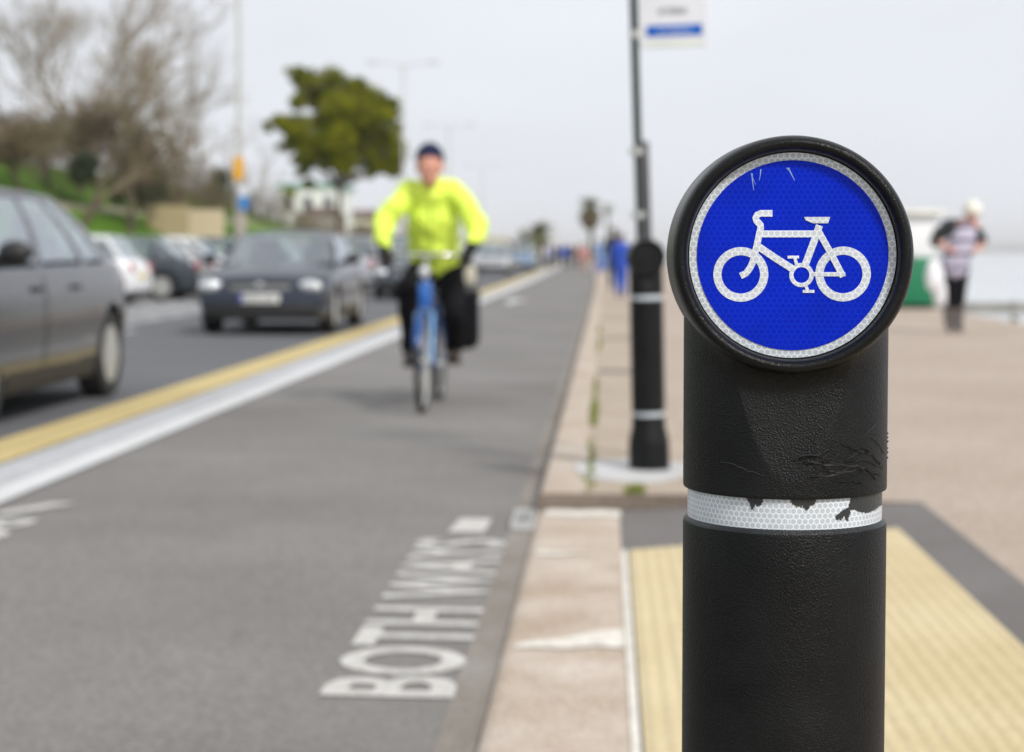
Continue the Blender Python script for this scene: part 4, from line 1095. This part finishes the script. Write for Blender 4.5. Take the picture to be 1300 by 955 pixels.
def carrier(lab, x, y, z, s):
    t = thing('carrier_bag', lab, 'bag', (x, y, z), .3, 'white carrier bags')
    bm = bmesh.new(); rows = []
    for i in range(9):
        q = i/8; zz = -.19+.38*q; w = .11*math.sin(PI*min(1,(q*.8+.14)))**.6+.01; rows.append([bm.verts.new((w*math.cos(a)*(1+.15*noise.noise(Vector((a*3,q*4,s)))), w*.7*math.sin(a)*(1+.15*noise.noise(Vector((a*3,q*4,s+5)))), zz)) for a in [2*PI*k/20 for k in range(20)]])
    for a, b in zip(rows, rows[1:]):
        for k in range(20): bm.faces.new((a[k], a[(k+1)%20], b[(k+1)%20], b[k]))
    bm.faces.new(rows[0][::-1]); bm.faces.new(rows[-1])
    obj('bag', bm, mat('white plastic bag', (.80,.80,.84), .35, bump=.6, bscale=25), t, smooth=70)
    bm = bmesh.new(); tube(bm, [(-.04,0,.18),(-.03,0,.26),(0,0,.30),(.03,0,.26),(.04,0,.18)], .007, 6); obj('handle', bm, M['sign_white'], t)
carrier('white plastic carrier bag held in front of the green kiosk, the higher of two', wx-.25, wy-.08, .80, 1)
carrier('white plastic carrier bag beside the black leggings, the lower of two', wx-.15, wy-.02, .62, 2)
def walker(lab, x, y, h, coat, legs, face=PI/2, z=.1, seed=0, hair=(.03,.02,.015), group=None, stride=.12):
    t = thing('person', lab, 'person', (x, y, z), face, group); t.scale = (h/1.72,)*3
    s = stride
    V = [((0,0,.92),.11),((0,0,1.10),.105),((.01,0,1.30),.12),((.01,0,1.44),.06),((.02,0,1.50),.048),
         ((0,-.085,.88),.08),((s*.6,-.085,.48),.055),((s,-.085,.08),.035),((s+.14,-.085,.035),.03),
         ((0,.085,.88),.08),((-s*.2,.085,.48),.055),((-s,.085,.10),.035),((-s+.13,.085,.035),.03),
         ((0,-.17,1.40),.05),((-s*.6,-.24,1.13),.04),((s*.2,-.24,.90),.025),((0,.17,1.40),.05),((s*.4,.24,1.13),.04),((s*1.2,.22,.91),.025)]
    E = [(0,1),(1,2),(2,3),(3,4),(0,5),(5,6),(6,7),(7,8),(0,9),(9,10),(10,11),(11,12),(3,13),(13,14),(14,15),(3,16),(16,17),(17,18)]
    hf, at = head_extra((.03,0,1.60), (1,0,0))
    skin_mesh('body', V, E, M['skin'], t, 1, .016, hf)
    V2 = [((0,0,.80),.16),((0,0,1.08),.145),((.01,0,1.30),.15),((.01,0,1.43),.085),((0,-.165,1.39),.075),((-s*.6,-.24,1.13),.062),((s*.2,-.24,.94),.05),((0,.165,1.39),.075),((s*.4,.24,1.13),.062),((s*1.15,.22,.95),.05)]
    skin_mesh('coat', V2, [(0,1),(1,2),(2,3),(3,4),(4,5),(5,6),(3,7),(7,8),(8,9)], coat, t, 1, .02)
    V3 = [((0,0,.88),.13),((0,-.085,.84),.10),((s*.6,-.085,.48),.075),((s,-.085,.13),.06),((0,.085,.84),.10),((-s*.2,.085,.48),.075),((-s,.085,.14),.06)]
    skin_mesh('trousers', V3, [(0,1),(1,2),(2,3),(0,4),(4,5),(5,6)], legs, t, 1, .02)
    bm = bmesh.new(); ball(bm, at(-.02,0,.04), .108,.09,.105); obj('hair', bm, mat('hair', hair, .8), t, smooth=60)
    for (x_, y_) in ((s+.05,-.085),(-s+.04,.085)):
        bm = bmesh.new(); ball(bm, (x_, y_, .045), .14,.05,.045); obj('shoe', bm, M['black'], t, smooth=60)
    return t
cb = mat('royal blue coat', (.01,.06,.42), .7); cn = mat('navy coat', (.02,.03,.07), .8); cp = mat('pink coat', (.55,.28,.27), .8); cl = mat('pale blue coat', (.16,.28,.52), .8); ck = mat('dark coat', (.03,.03,.035), .8)
cbl = stripes_mat('blue tracksuit trousers', (.012,.075,.42), (.012,.075,.42), 1)
walker('person in royal blue coat and blue trousers behind the second bollard', X_at(788,39.5), 39.5, 1.38, cb, cbl, PI/2, stride=.05)
walker('person in a dark coat just left of the one in royal blue', X_at(779,48), 48, 1.62, ck, cn, PI/2)
gp = 'people far along the promenade'
for lab, px, d, h, c_, l_, f in (('far person in violet blue coat, leftmost at the end of the track', 697, 118, 1.6, mat('violet coat',(.10,.10,.35),.8), cn, 0),
        ('far person in bright blue coat in the middle of the far group', 716, 112, 1.6, cb, ck, PI/2), ('far person in dark clothes right of the bright blue coat', 724, 120, 1.6, ck, ck, PI/2),
        ('far person in navy coat left of the bright blue coat', 706, 130, 1.7, cn, ck, -PI/2),
        ('far person in pink coat and pale trousers at the foot of the tall palm', 741, 92, 1.45, cp, mat('pinkish trousers',(.55,.38,.33),.8), PI/2),
        ('far person in dark red coat beside the one in pink', 735, 108, 1.6, mat('dull red coat',(.25,.10,.09),.8), ck, PI/2),
        ('far person in pale blue coat right of the tall palm', 761, 86, 1.65, cl, cb, PI/2), ('far person in lighter blue coat beside the pale blue coat', 768, 95, 1.6, mat('sky coat',(.3,.42,.6),.8), cl, -PI/2)):
    walker(lab, X_at(px, d), d, h, c_, l_, f, z=.02, group=gp)
# ================================================================== kiosk
kd = 31.6; kx1 = X_at(1188, kd)
k = thing('kiosk', 'small kiosk with green lower panels and white upper walls at the sea wall', 'kiosk', (kx1-.9, kd+.8, .1))
M['green'] = mat('green painted panel', (.005,.17,.075), .45); M['kwhite'] = mat('white painted panel', (.74,.75,.76), .5, var=.03); M['cream'] = mat('cream roof', (.70,.68,.60), .6)
bm = bmesh.new(); rbx(bm, -.9, .9, -.8, .8, .06, .88, .05, 3); obj('lower_panel', bm, M['green'], k, smooth=40)
bm = bmesh.new(); rbx(bm, -.86, .86, -.76, .76, .88, 1.62, .03); obj('upper_wall', bm, M['kwhite'], k, smooth=40)
bm = bmesh.new(); rbx(bm, -.98, .98, -.9, .9, 1.62, 1.70, .03); obj('roof', bm, M['cream'], k, smooth=40)
bm = bmesh.new(); rbx(bm, -.6, .45, -.775, -.762, 1.0, 1.5, .004); hs = obj('hatch', bm, M['kwhite'], k)
bm = bmesh.new(); rbx(bm, -.62, .47, -.90, -.80, .90, .93, .005); obj('counter', bm, M['steel'], k)
bm = bmesh.new(); rbx(bm, -.8, .8, -.7, .7, 0, .06, .01); obj('plinth', bm, M['black'], k)
# ================================================================== groyne and beach posts
g = thing('groyne', 'long low weathered timber groyne running across the shallow water', 'groyne', (18, 108, -2.4))
M['wood'] = mat('weathered timber', (.16,.15,.12), .9, col2=(.28,.27,.23), nscale=2)
bm = bmesh.new()
for i in range(3): rbx(bm, 0, 60, -.06, .06, .0+i*.17, .15+i*.17, .01)
obj('planks', bm, M['wood'], g)
for i in range(21):
    bm = bmesh.new(); hh = .62+random.random()*.22; rbx(bm, i*3-.12, i*3+.12, -.24, -.065, -.3, hh, .02); obj('post', bm, M['wood'], g)
bd = 78; t = thing('beach_post', 'short dark post with a cross bar standing in the shallows', 'post', (X_at(1281,bd), bd, -2.4))
bm = bmesh.new(); tube(bm, [(0,0,-.3),(0,0,.75)], [.2,.16], 10); obj('post', bm, M['wood'], t, smooth=50)
bm = bmesh.new(); rbx(bm, -.42, .42, -.06, .06, .30, .46, .02); obj('cross_bar', bm, M['wood'], t)
# ================================================================== lamp columns
def lamp(lab, x, d, h=10.0, arms=2, sign=False):
    t = thing('lamp_column', lab, 'lamp post', (x, d, 0), 0, 'lamp columns along the road')
    bm = bmesh.new(); tube(bm, [(0,0,0),(0,0,2.6),(0,0,2.7)], [.155,.15,.09], 14); obj('base', bm, M['lampbase'], t, smooth=50)
    bm = bmesh.new(); tube(bm, [(0,0,2.65),(0,0,6),(0,0,h)], [.075,.062,.045], 12); obj('pole', bm, M['lamppole'], t, smooth=50)
    for s in (-1, 1)[2-arms:]:
        bm = bmesh.new(); tube(bm, [(0,0,h-.05),(s*.7,0,h+.10),(s*1.2,0,h+.15)], [.035,.025,.02], 8); a = obj('arm', bm, M['lamppole'], t, smooth=50)
        bm = bmesh.new(); rbx(bm, min(s*1.15, s*1.75), max(s*1.15, s*1.75), -.11, .11, h+.10, h+.20, .04); obj('lantern', bm, M['steel'], a, smooth=40)
    return t
M['lampbase'] = mat('beige lamp column paint', (.33,.29,.25), .6); M['lamppole'] = mat('grey lamp column paint', (.50,.49,.46), .6)
l1 = lamp('nearest lamp column with an orange sign and a blue and white sign', X_at(302,47.7), 47.7, 10.0)
bm = bmesh.new(); rbx(bm, -.15, .13, -.13, -.10, 2.98, 3.58, .02); obj('orange_sign', bm, mat('orange sign', (.72,.36,.01), .5), l1)
bm = bmesh.new(); rbx(bm, .0, .26, -.20, -.17, 2.18, 2.83, .02); sg = obj('direction_sign', bm, mat('blue sign', (.04,.22,.55), .5), l1)
bm = bmesh.new(); rbx(bm, .0, .26, -.204, -.201, 2.55, 2.83, .001); obj('white_panel', bm, M['sign_white'], sg)
lamp('second lamp column, right of the evergreen tree crown', X_at(512,87), 87, 10.0)
lamp('third lamp column, above the cyclist head and far down the road', X_at(570,124), 124, 9.6)
lamp('furthest lamp column, faint and small beyond the cyclist', X_at(612,180), 180, 9.5)
# ================================================================== vegetation
def mesh_obj(name, V, Fs, m, parent=None, smooth=False):
    me = bpy.data.meshes.new(name); me.from_pydata(V, [], Fs); me.materials.append(m)
    if smooth: me.shade_smooth()
    o = bpy.data.objects.new(name, me); return link(o, parent)
def leaves(name, clumps, n, size, m, parent, seed=1, elong=1.6, droop=0):
    R = random.Random(seed); V = []; Fs = []
    wts = [c[3]**2 if not hasattr(c[3], '__len__') else c[3][0]*c[3][2] for c in clumps]
    for _ in range(n):
        c = R.choices(clumps, wts)[0]; r = c[3]; r = (r,r,r) if not hasattr(r, '__len__') else r
        v = Vector((R.gauss(0,1), R.gauss(0,1), R.gauss(0,1))).normalized()
        rr = R.random()**.42 * (1+.28*noise.noise(Vector((v.x*2.1+c[0], v.y*2.1, v.z*2.1+c[2]))))
        p = Vector((c[0]+v.x*r[0]*rr, c[1]+v.y*r[1]*rr, c[2]+v.z*r[2]*rr))
        a = Vector((R.gauss(0,1), R.gauss(0,1), R.gauss(0,.7)-droop)).normalized()*size*R.uniform(.6,1.4)*elong
        b = a.cross(Vector((R.gauss(0,1), R.gauss(0,1), R.gauss(0,1)))).normalized()*size*R.uniform(.5,1)*.6
        i = len(V); V += [p-a*.5, p+b*.5, p+a*.5, p-b*.5]; Fs.append((i,i+1,i+2,i+3))
    return mesh_obj(name, V, Fs, m, parent)
def branch_mesh(name, segs, m, parent, n=5):
    bm = bmesh.new()
    for pts, rs in segs: tube(bm, pts, rs, n, cap=False)
    return obj(name, bm, m, parent, smooth=60)
M['leaf_ev'] = mat('olive evergreen foliage', (.028,.055,.003), .8, col2=(.34,.34,.008), nscale=1.3, spec=.1, coords='Object')
M['leaf_dk'] = mat('dark evergreen foliage', (.018,.03,.012), .8, col2=(.04,.06,.018), nscale=1.5)
M['leaf_br'] = mat('brown hedge twigs', (.13,.095,.065), .9, col2=(.21,.17,.105), nscale=.7, spec=.1)
M['leaf_ol'] = mat('olive shrub foliage', (.07,.07,.028), .9, col2=(.13,.12,.05), nscale=.6)
M['bark'] = mat('grey brown bark', (.105,.08,.055), .9, bump=.6, bscale=8)
M['bark2'] = mat('brown twig bark', (.23,.185,.125), .9, spec=.1)
# evergreen on the far pavement
td = 97; T0 = Vector((X_at(430, td), td, .1))
t = thing('evergreen_tree', 'olive green evergreen tree with dense spreading crown on a slim trunk', 'tree', T0)
s_ = td/F
def cl(px, py, r, dy=0): return ((px-430)*s_, dy, (320-py)*s_+HC-.1, (r*s_, r*s_*1.1, r*s_*.85))
R = random.Random(5)
cc = [(382,100,17),(392,118,20),(420,103,24),(446,110,20),(465,122,22),(486,138,19),(498,150,12),(400,140,26),(432,138,28),(462,150,26),(488,168,22),(500,190,19),(496,205,15),(385,165,24),(360,158,14),(348,152,11),(366,178,15),(400,190,26),(430,178,30),(462,190,28),(385,207,15),(440,208,20),(478,208,18),(420,205,16),(378,130,14),(500,215,9),(470,218,9)]
cc = [(a, b, r*.92) for a, b, r in cc if (a, b) not in ((400,140),)]
for _ in range(110):
    a, b, r = R.choice(cc[:27]); an = R.random()*2*PI; cc.append((a+math.cos(an)*r*1.0, b+math.sin(an)*r*.85, R.uniform(3,7)))
cc += [(397,128,13),(404,152,14),(415,150,20),(440,165,26),(475,175,22),(410,190,24),(342,165,6),(350,150,7),(347,185,6),(378,92,8),(372,245,8),(385,232,9),(505,218,8)]
cc = [cl(a, b, r, R.uniform(-1.6,1.6)) for a, b, r in cc]
leaves('crown', cc, 60000, .15, M['leaf_ev'], t, 2)
segs = [([(0,0,0),(-.05,0,2),(0,.0,4.4)], [.19,.16,.13])]
for c in cc[:30:2]: 
    c0 = Vector((0,0,4.2+random.random()*.5)); c1 = Vector(c[:3]); segs.append(([c0, c0.lerp(c1,.5)+Vector((0,0,.15)), c1], [.07,.045,.02]))
branch_mesh('trunk', segs, M['bark'], t, 7)
# bare trees
def bare_tree(lab, x, y, z, h, seed, lean=(0,0), spread=.55, depth=6, r0=None, m='bark', tw='bark2', nb=(2,3), kind='bare_tree', first=.28, group='bare trees on the bank'):
    R = random.Random(seed); t = thing(kind, lab, 'tree', (x, y, z), 0, group); thick = []; thin = []
    r0 = r0 or h*.02
    def grow(p, d, ln, r, k):
        n = 3; pts = [p]; q = p; dd = d
        for i in range(n):
            dd = (dd + Vector((R.gauss(0,.10), R.gauss(0,.10), R.gauss(0,.07)+.03))).normalized(); q = q + dd*ln/n; pts.append(q)
        rs = [r, r*.88, r*.76, r*.62]
        (thick if k == depth else thin).append((pts, rs))
        if k <= 0: return
        for i in range(R.randint(*nb)):
            nd = (dd + Vector((R.gauss(0,spread), R.gauss(0,spread), R.gauss(0,spread*.6)+.12))).normalized()
            grow(pts[R.choice((2,3,3))], nd, ln*R.uniform(.62,.88), r*R.uniform(.5,.68), k-1)
        if k > 2 and R.random() < .6:
            nd = (dd + Vector((R.gauss(0,.8), R.gauss(0,.8), R.gauss(0,.4)))).normalized(); grow(pts[1], nd, ln*.55, r*.38, k-3)
    d0 = Vector((lean[0], lean[1], 1)).normalized()
    grow(Vector((0,0,-.3)), d0, h*first, r0, depth)
    branch_mesh('trunk', thick, M[m], t, 6)
    if thin: branch_mesh('crown', thin, M[tw], t, 4)
    return t
def bank_z(x):
    P_ = [(-60,7.6),(-34,6.4),(-28,5.4),(-26.2,4.9),(-23.6,3.25),(-22.2,2.85),(-20,1.7),(-17.4,.22),(-17.2,.1)]
    for (a, za), (b, zb) in zip(P_, P_[1:]):
        if a <= x <= b: return za+(zb-za)*(x-a)/(b-a)
    return .1
def bt(lab, px, d, h, seed, **k):
    x = X_at(px, d); bare_tree(lab, x, d, bank_z(x)*bankmul(d), h, seed, **k)
bt('large bare tree with leaning trunk rising beyond the top of the picture', 96, 72, 12.5, 21, lean=(.38,0), depth=8, spread=.5, r0=.19, nb=(2,3))
bt('thin bare tree at the left edge of the picture', 18, 70, 7.5, 12, depth=6, r0=.11)
bt('slender bare tree between the left edge and the large leaning tree', 52, 80, 8.5, 13, depth=6, r0=.11)
bt('bushy bare tree just right of the large leaning tree', 158, 78, 9.5, 14, depth=7, spread=.42, r0=.2, nb=(3,3))
bt('wide bare tree with a hazy brown crown directly behind the leaning tree', 122, 84, 11.5, 33, depth=7, spread=.45, r0=.17, nb=(3,3))
bt('bare tree with brown twigs, second left of the lamp column', 192, 88, 11, 15, depth=7, spread=.42, r0=.2, nb=(2,3))
bt('low bare tree with drooping brown crown, right of the brown twigs tree', 226, 98, 9.0, 16, depth=7, spread=.5, r0=.2, nb=(2,3))
bt('small bare tree close to the left of the lamp column', 262, 112, 9.5, 17, depth=6, spread=.5, r0=.12)
bt('low bare tree directly behind the lamp column signs', 290, 125, 7.0, 18, depth=6, spread=.5, r0=.12)
bt('small dark bare tree left of the white building', 335, 150, 6.5, 19, depth=6, spread=.5, r0=.12)
# hedge line and shrubs on the bank
def shrub(lab, px, py, d, rx, rz, m, n, size, seed, kind='shrub', cat='shrub', elong=1.8, group='shrubs along the top of the bank'):
    x = X_at(px, d); k_ = 1 if m == 'leaf_dk' else 1.3; zc = Z_at(py+(0 if m == 'leaf_dk' else 12), d); rx *= k_; rz *= k_; t = thing(kind, lab, cat, (x, d, zc-rz), 0, group); R = random.Random(seed)
    cs = [(R.uniform(-.55,.55)*rx, R.uniform(-.5,.5)*rx, rz+R.uniform(-.55,.45)*rz, (rx*R.uniform(.35,.6), rx*.5, rz*R.uniform(.4,.65))) for _ in range(8)]
    leaves('foliage', cs, n, size, M[m], t, seed, elong)
    branch_mesh('stems', [([(0,0,-.4),(R.uniform(-.3,.3)*rx,0,rz*.6),(c[0],c[1],c[2])], [.05,.035,.015]) for c in cs], M['bark'], t, 5)
W_ = [('dark brown hedge clump at the left edge', 8,156,70,1.7,1.0,'leaf_br'),('brown green shrub beside the left edge clump', 48,162,74,1.7,1.0,'leaf_ol'),
      ('round dark evergreen bush low on the bank under the leaning tree', 99,206,66,.62,.75,'leaf_dk'),('broad brown shrub behind the leaning trunk', 92,160,78,2.2,1.5,'leaf_br'),
      ('brown thicket right of the leaning trunk', 138,175,80,2.3,1.7,'leaf_br'),('conical dark evergreen bush on the bank', 174,222,82,1.5,1.35,'leaf_dk'),
      ('tall narrow evergreen above the conical bush', 168,190,86,1.0,1.2,'leaf_dk'),('olive thicket behind the conical bush', 182,178,90,2.2,2.3,'leaf_ol'),
      ('pale brown tall thicket on the bank left of the lamp column', 214,200,96,2.4,2.9,'leaf_br'),('brown thicket touching the tan wall', 238,232,104,2.2,1.9,'leaf_br'),
      ('dark shrub above the right end of the tan wall', 262,245,112,2.0,1.5,'leaf_ol'),('dark evergreen shrub left of the lamp column signs', 272,232,116,1.1,1.5,'leaf_dk'),
      ('brown shrub right of the lamp column signs', 325,262,126,2.5,2.0,'leaf_br'),('dark shrub behind the lamp column', 300,258,130,2.0,2.3,'leaf_dk'),
      ('green brown shrub low in front of the far white building', 362,284,140,2.2,1.4,'leaf_ol'),('brown shrub under the evergreen tree crown', 392,284,150,2.5,1.5,'leaf_br'),
      ('brown shrub between the evergreen trunk and the cyclist', 445,285,160,2.1,1.3,'leaf_br')]
for i, (lab, px, py, d, rx, rz, m) in enumerate(W_):
    shrub(lab, px, py, d, rx, rz, m, int(2600 if m != 'leaf_dk' else 3200), .13 if m != 'leaf_dk' else .14, 40+i, elong=3.0 if m == 'leaf_br' else 1.7)
# wall on the bank
t = thing('garden_wall', 'tan rendered wall on the grass bank with a paler panel at its right end', 'wall', (X_at(236,84), 84, 1.1))
bm = bmesh.new(); rbx(bm, -2.0, 0, -.15, .15, .5, 2.15, .02); obj('wall', bm, mat('tan render', (.42,.34,.20), .9, bump=.4, bscale=20), t)
bm = bmesh.new(); rbx(bm, .01, 1.62, -.18, .12, -.4, 1.95, .02); obj('panel', bm, mat('pale tan render', (.58,.48,.33), .9), t)
# palms
def palm(lab, px, d, ptop, cw, chh, n, seed, m='palm', zb_=0, group='palms at the end of the promenade'):
    x = X_at(px, d); h = Z_at(ptop, d)-zb_; t = thing('palm_tree', lab, 'palm', (x, d, zb_), 0, group); R = random.Random(seed); th = h-chh*.35
    bm = bmesh.new(); tube(bm, [(0,0,0),(.1,0,th*.5),(0,0,th)], [.32,.24,.22], 10); obj('trunk', bm, M['bark'], t, smooth=50)
    V = []; Fs = []
    for i in range(n):
        a = R.random()*2*PI; e = R.uniform(-1.0, 1.2); L_ = cw*R.uniform(.8,1.1); p = Vector((0,0,th)); dirv = Vector((math.cos(a)*math.cos(e), math.sin(a)*math.cos(e), math.sin(e)))
        side = Vector((-math.sin(a), math.cos(a), 0)); prev = None
        for s in range(7):
            w = (.04+.42*math.sin(PI*min(1,(s+.6)/6.6)))*cw*.42; i0 = len(V)
            V += [p-side*w*.5-Vector((0,0,w*.25)), p, p+side*w*.5-Vector((0,0,w*.25))]
            if s: Fs += [(i0-3,i0-2,i0+1,i0),(i0-2,i0-1,i0+2,i0+1)]
            p = p + dirv*L_/7; dirv = (dirv+Vector((0,0,-.22))).normalized()
    mesh_obj('fronds', V, Fs, M[m], t)
    if chh > 2:
        cs = [(0,0,th-chh*.25-.2*k_,(cw*(.62-.09*k_),)*3) for k_ in range(5)]
        leaves('dead_fronds', cs, 2200, .22, M['palm_dead'], t, seed, 2.4, .8)
M['palm'] = mat('palm fronds', (.07,.085,.03), .7, col2=(.14,.14,.06), nscale=.8); M['palm_dead'] = mat('dry palm fronds', (.16,.12,.06), .9, col2=(.24,.18,.10), nscale=1)
palm('tall shaggy palm at the end of the cycle track', 749, 190, 243, 1.9, 4.6, 60, 1)
palm('small pale palm right of the tall shaggy palm', 771, 330, 262, 1.9, 1.5, 26, 2)
palm('low wide palm left of the tall shaggy palm', 686, 200, 288, 2.5, 1.8, 60, 3)
palm('smallest palm beside the low wide palm', 666, 250, 297, 2.2, 1.5, 44, 4)
# ================================================================== far buildings
M['bw'] = mat('white render', (.80,.80,.78), .8, var=.05); M['bc'] = mat('cream render', (.62,.57,.42), .8, var=.05); M['bb'] = mat('brown brick', (.26,.20,.16), .9); M['rg'] = mat('green copper roof', (.16,.32,.27), .7); M['rd'] = mat('brown tile roof', (.17,.12,.10), .9); M['win'] = mat('dark window glass', (.05,.06,.07), .1, coat=1); M['bp'] = mat('pink render', (.62,.36,.32), .8)
def building(lab, x0, x1, d, dep, z0, z1, wall, roof, hip=0, floors=2, nw=5, kind='building', over=.3):
    t = thing(kind, lab, 'building', ((x0+x1)/2, d, z0)); w = x1-x0; h = z1-z0
    bm = bmesh.new(); bx(bm, -w/2, w/2, 0, dep, 0, h); obj('wall', bm, wall, t)
    bm = bmesh.new()
    if hip: 
        a = [bm.verts.new(p) for p in ((-w/2-over,-over,h),(w/2+over,-over,h),(w/2+over,dep+over,h),(-w/2-over,dep+over,h))]; b = [bm.verts.new(p) for p in ((-w/2+dep*.5,dep/2,h+hip),(w/2-dep*.5,dep/2,h+hip))]
        bm.faces.new(a[::-1]); bm.faces.new((a[0],a[1],b[1],b[0])); bm.faces.new((a[2],a[3],b[0],b[1])); bm.faces.new((a[1],a[2],b[1])); bm.faces.new((a[3],a[0],b[0]))
    else: bx(bm, -w/2-over, w/2+over, -over, dep+over, h, h+.5)
    obj('roof', bm, roof, t)
    fh = h/floors
    for f in range(floors):
        for i in range(nw):
            cx = -w/2+w*(i+.5)/nw; ww = w/nw*.52; zz = f*fh+fh*.32
            bm = bmesh.new(); bx(bm, cx-ww/2, cx+ww/2, -.08, -.003, zz, zz+fh*.45); fr = obj('window', bm, M['bw'], t)
            bm = bmesh.new(); bx(bm, cx-ww/2+.08, cx+ww/2-.08, -.1, -.083, zz+.08, zz+fh*.45-.08); obj('pane', bm, M['win'], fr)
    return t
def bp(lab, pxa, pxb, pyt, pyb, d, dep, wall, roof, **k):
    building(lab, X_at(pxa,d), X_at(pxb,d), d, dep, Z_at(pyb,d), Z_at(pyt,d), wall, roof, **k)
t_ = bp('white building with a flat green roof on the slope left of the evergreen trunk', 352, 428, 238, 330, 210, 12, M['bw'], M['rg'], floors=2, nw=3)
bp('brown brick house under the white building', 372, 424, 272, 330, 185, 8, M['bb'], M['rd'], hip=.9, floors=2, nw=4)
bp('narrow pale house just right of the evergreen trunk', 436, 470, 277, 330, 230, 10, M['bc'], M['rd'], hip=1.2, floors=2, nw=3)
bp('low cream building right of the cyclist', 596, 640, 304, 331, 330, 12, M['bc'], M['bc'], floors=2, nw=7)
bp('small pink building right of the low cream building', 641, 658, 308, 331, 345, 12, M['bp'], M['rd'], floors=2, nw=3)
bp('distant white building between the low palms and the tall palm', 690, 735, 311, 325, 640, 20, M['bw'], M['bw'], floors=2, nw=8)
bp('distant cream block left of the distant white building', 660, 688, 309, 326, 600, 20, M['bc'], M['bw'], floors=3, nw=6)
bp('white terrace block partly hidden by the cyclist', 470, 592, 303, 331, 300, 12, M['bw'], M['rd'], hip=1.2, floors=3, nw=11)
# ================================================================== world, sun, haze, camera
bm = bmesh.new(); bx(bm, -3010, 9010, -210, 9510, -4.0, 60)
hz = obj('haze', bm, None, mats=[None]); hm = bpy.data.materials.new('sea haze'); hm.use_nodes = True; hn = hm.node_tree.nodes; hn.remove(hn['Principled BSDF'])
pv = hn.new('ShaderNodeVolumePrincipled'); pv.inputs['Color'].default_value = (1,1,1,1); pv.inputs['Density'].default_value = .0002; pv.inputs['Anisotropy'].default_value = .0
hm.node_tree.links.new(pv.outputs[0], hn['Material Output'].inputs['Volume']); hz.data.materials.append(hm); hz['kind'] = 'stuff'
sc = bpy.context.scene
w = bpy.data.worlds.new('World'); sc.world = w; w.use_nodes = True; n = w.node_tree.nodes; l = w.node_tree.links
bg = n['Background']; bg.inputs['Strength'].default_value = .1
EL, AZ = math.radians(43), math.radians(143)      # from +Y towards +X
sky = n.new('ShaderNodeTexSky'); sky.sky_type = 'NISHITA'; sky.sun_disc = False; sky.sun_elevation = EL; sky.sun_rotation = AZ; sky.dust_density = 3; sky.air_density = 1
tc = n.new('ShaderNodeTexCoord'); sp = n.new('ShaderNodeSeparateXYZ'); l.new(tc.outputs['Generated'], sp.inputs[0])
rp = n.new('ShaderNodeValToRGB'); e = rp.color_ramp.elements
e[0].position = 0.0; e[0].color = (.80,.83,.89,1); e[1].position = 1.0; e[1].color = (.82,.84,.88,1)
q = e.new(.06); q.color = (.79,.82,.88,1); q = e.new(.16); q.color = (.80,.82,.87,1); q = e.new(.45); q.color = (.82,.84,.88,1)
l.new(sp.outputs['Z'], rp.inputs['Fac'])
nz = n.new('ShaderNodeTexNoise'); nz.inputs['Scale'].default_value = 3.5; nz.inputs['Detail'].default_value = 3
mp = n.new('ShaderNodeMapping'); mp.inputs['Scale'].default_value = (1,1,3); l.new(tc.outputs['Generated'], mp.inputs[0]); l.new(mp.outputs[0], nz.inputs['Vector'])
mr = n.new('ShaderNodeMapRange'); mr.inputs['From Min'].default_value = .3; mr.inputs['From Max'].default_value = .7; mr.inputs['To Min'].default_value = 10.5; mr.inputs['To Max'].default_value = 11.6
l.new(nz.outputs['Fac'], mr.inputs['Value'])
vs = n.new('ShaderNodeVectorMath'); vs.operation = 'SCALE'; l.new(rp.outputs['Color'], vs.inputs[0]); l.new(mr.outputs[0], vs.inputs['Scale'])
mx = n.new('ShaderNodeMix'); mx.data_type = 'RGBA'; mx.inputs[0].default_value = .93; l.new(sky.outputs[0], mx.inputs[6]); l.new(vs.outputs[0], mx.inputs[7]); l.new(mx.outputs[2], bg.inputs['Color'])
sd = bpy.data.lights.new('sun', 'SUN'); sd.energy = 3.0; sd.angle = math.radians(9); sd.color = (1,.955,.89)
so = bpy.data.objects.new('sun', sd); C.objects.link(so)
dirv = Vector((math.sin(AZ)*math.cos(EL), math.cos(AZ)*math.cos(EL), math.sin(EL)))
so.rotation_euler = dirv.to_track_quat('Z', 'Y').to_euler(); so.location = dirv*50
cd = bpy.data.cameras.new('camera'); cam = bpy.data.objects.new('camera', cd); C.objects.link(cam); sc.camera = cam
cd.sensor_fit = 'HORIZONTAL'; cd.sensor_width = 36; cd.lens = F/1300*36; cd.shift_y = -44.5/1300; cd.clip_start = .05; cd.clip_end = 20000
cam.location = (0,0,HC); cam.rotation_euler = (PI/2-PITCH, 0, YAW)
cd.dof.use_dof = True; cd.dof.focus_distance = 1.275; cd.dof.aperture_fstop = 7.2; cd.dof.aperture_blades = 0
sc.render.resolution_x = 1024; sc.render.resolution_y = 752
sc.view_settings.view_transform = 'Standard'; sc.view_settings.look = 'None'; sc.view_settings.exposure = 0; sc.view_settings.gamma = 1; sc.view_settings.use_curve_mapping = False
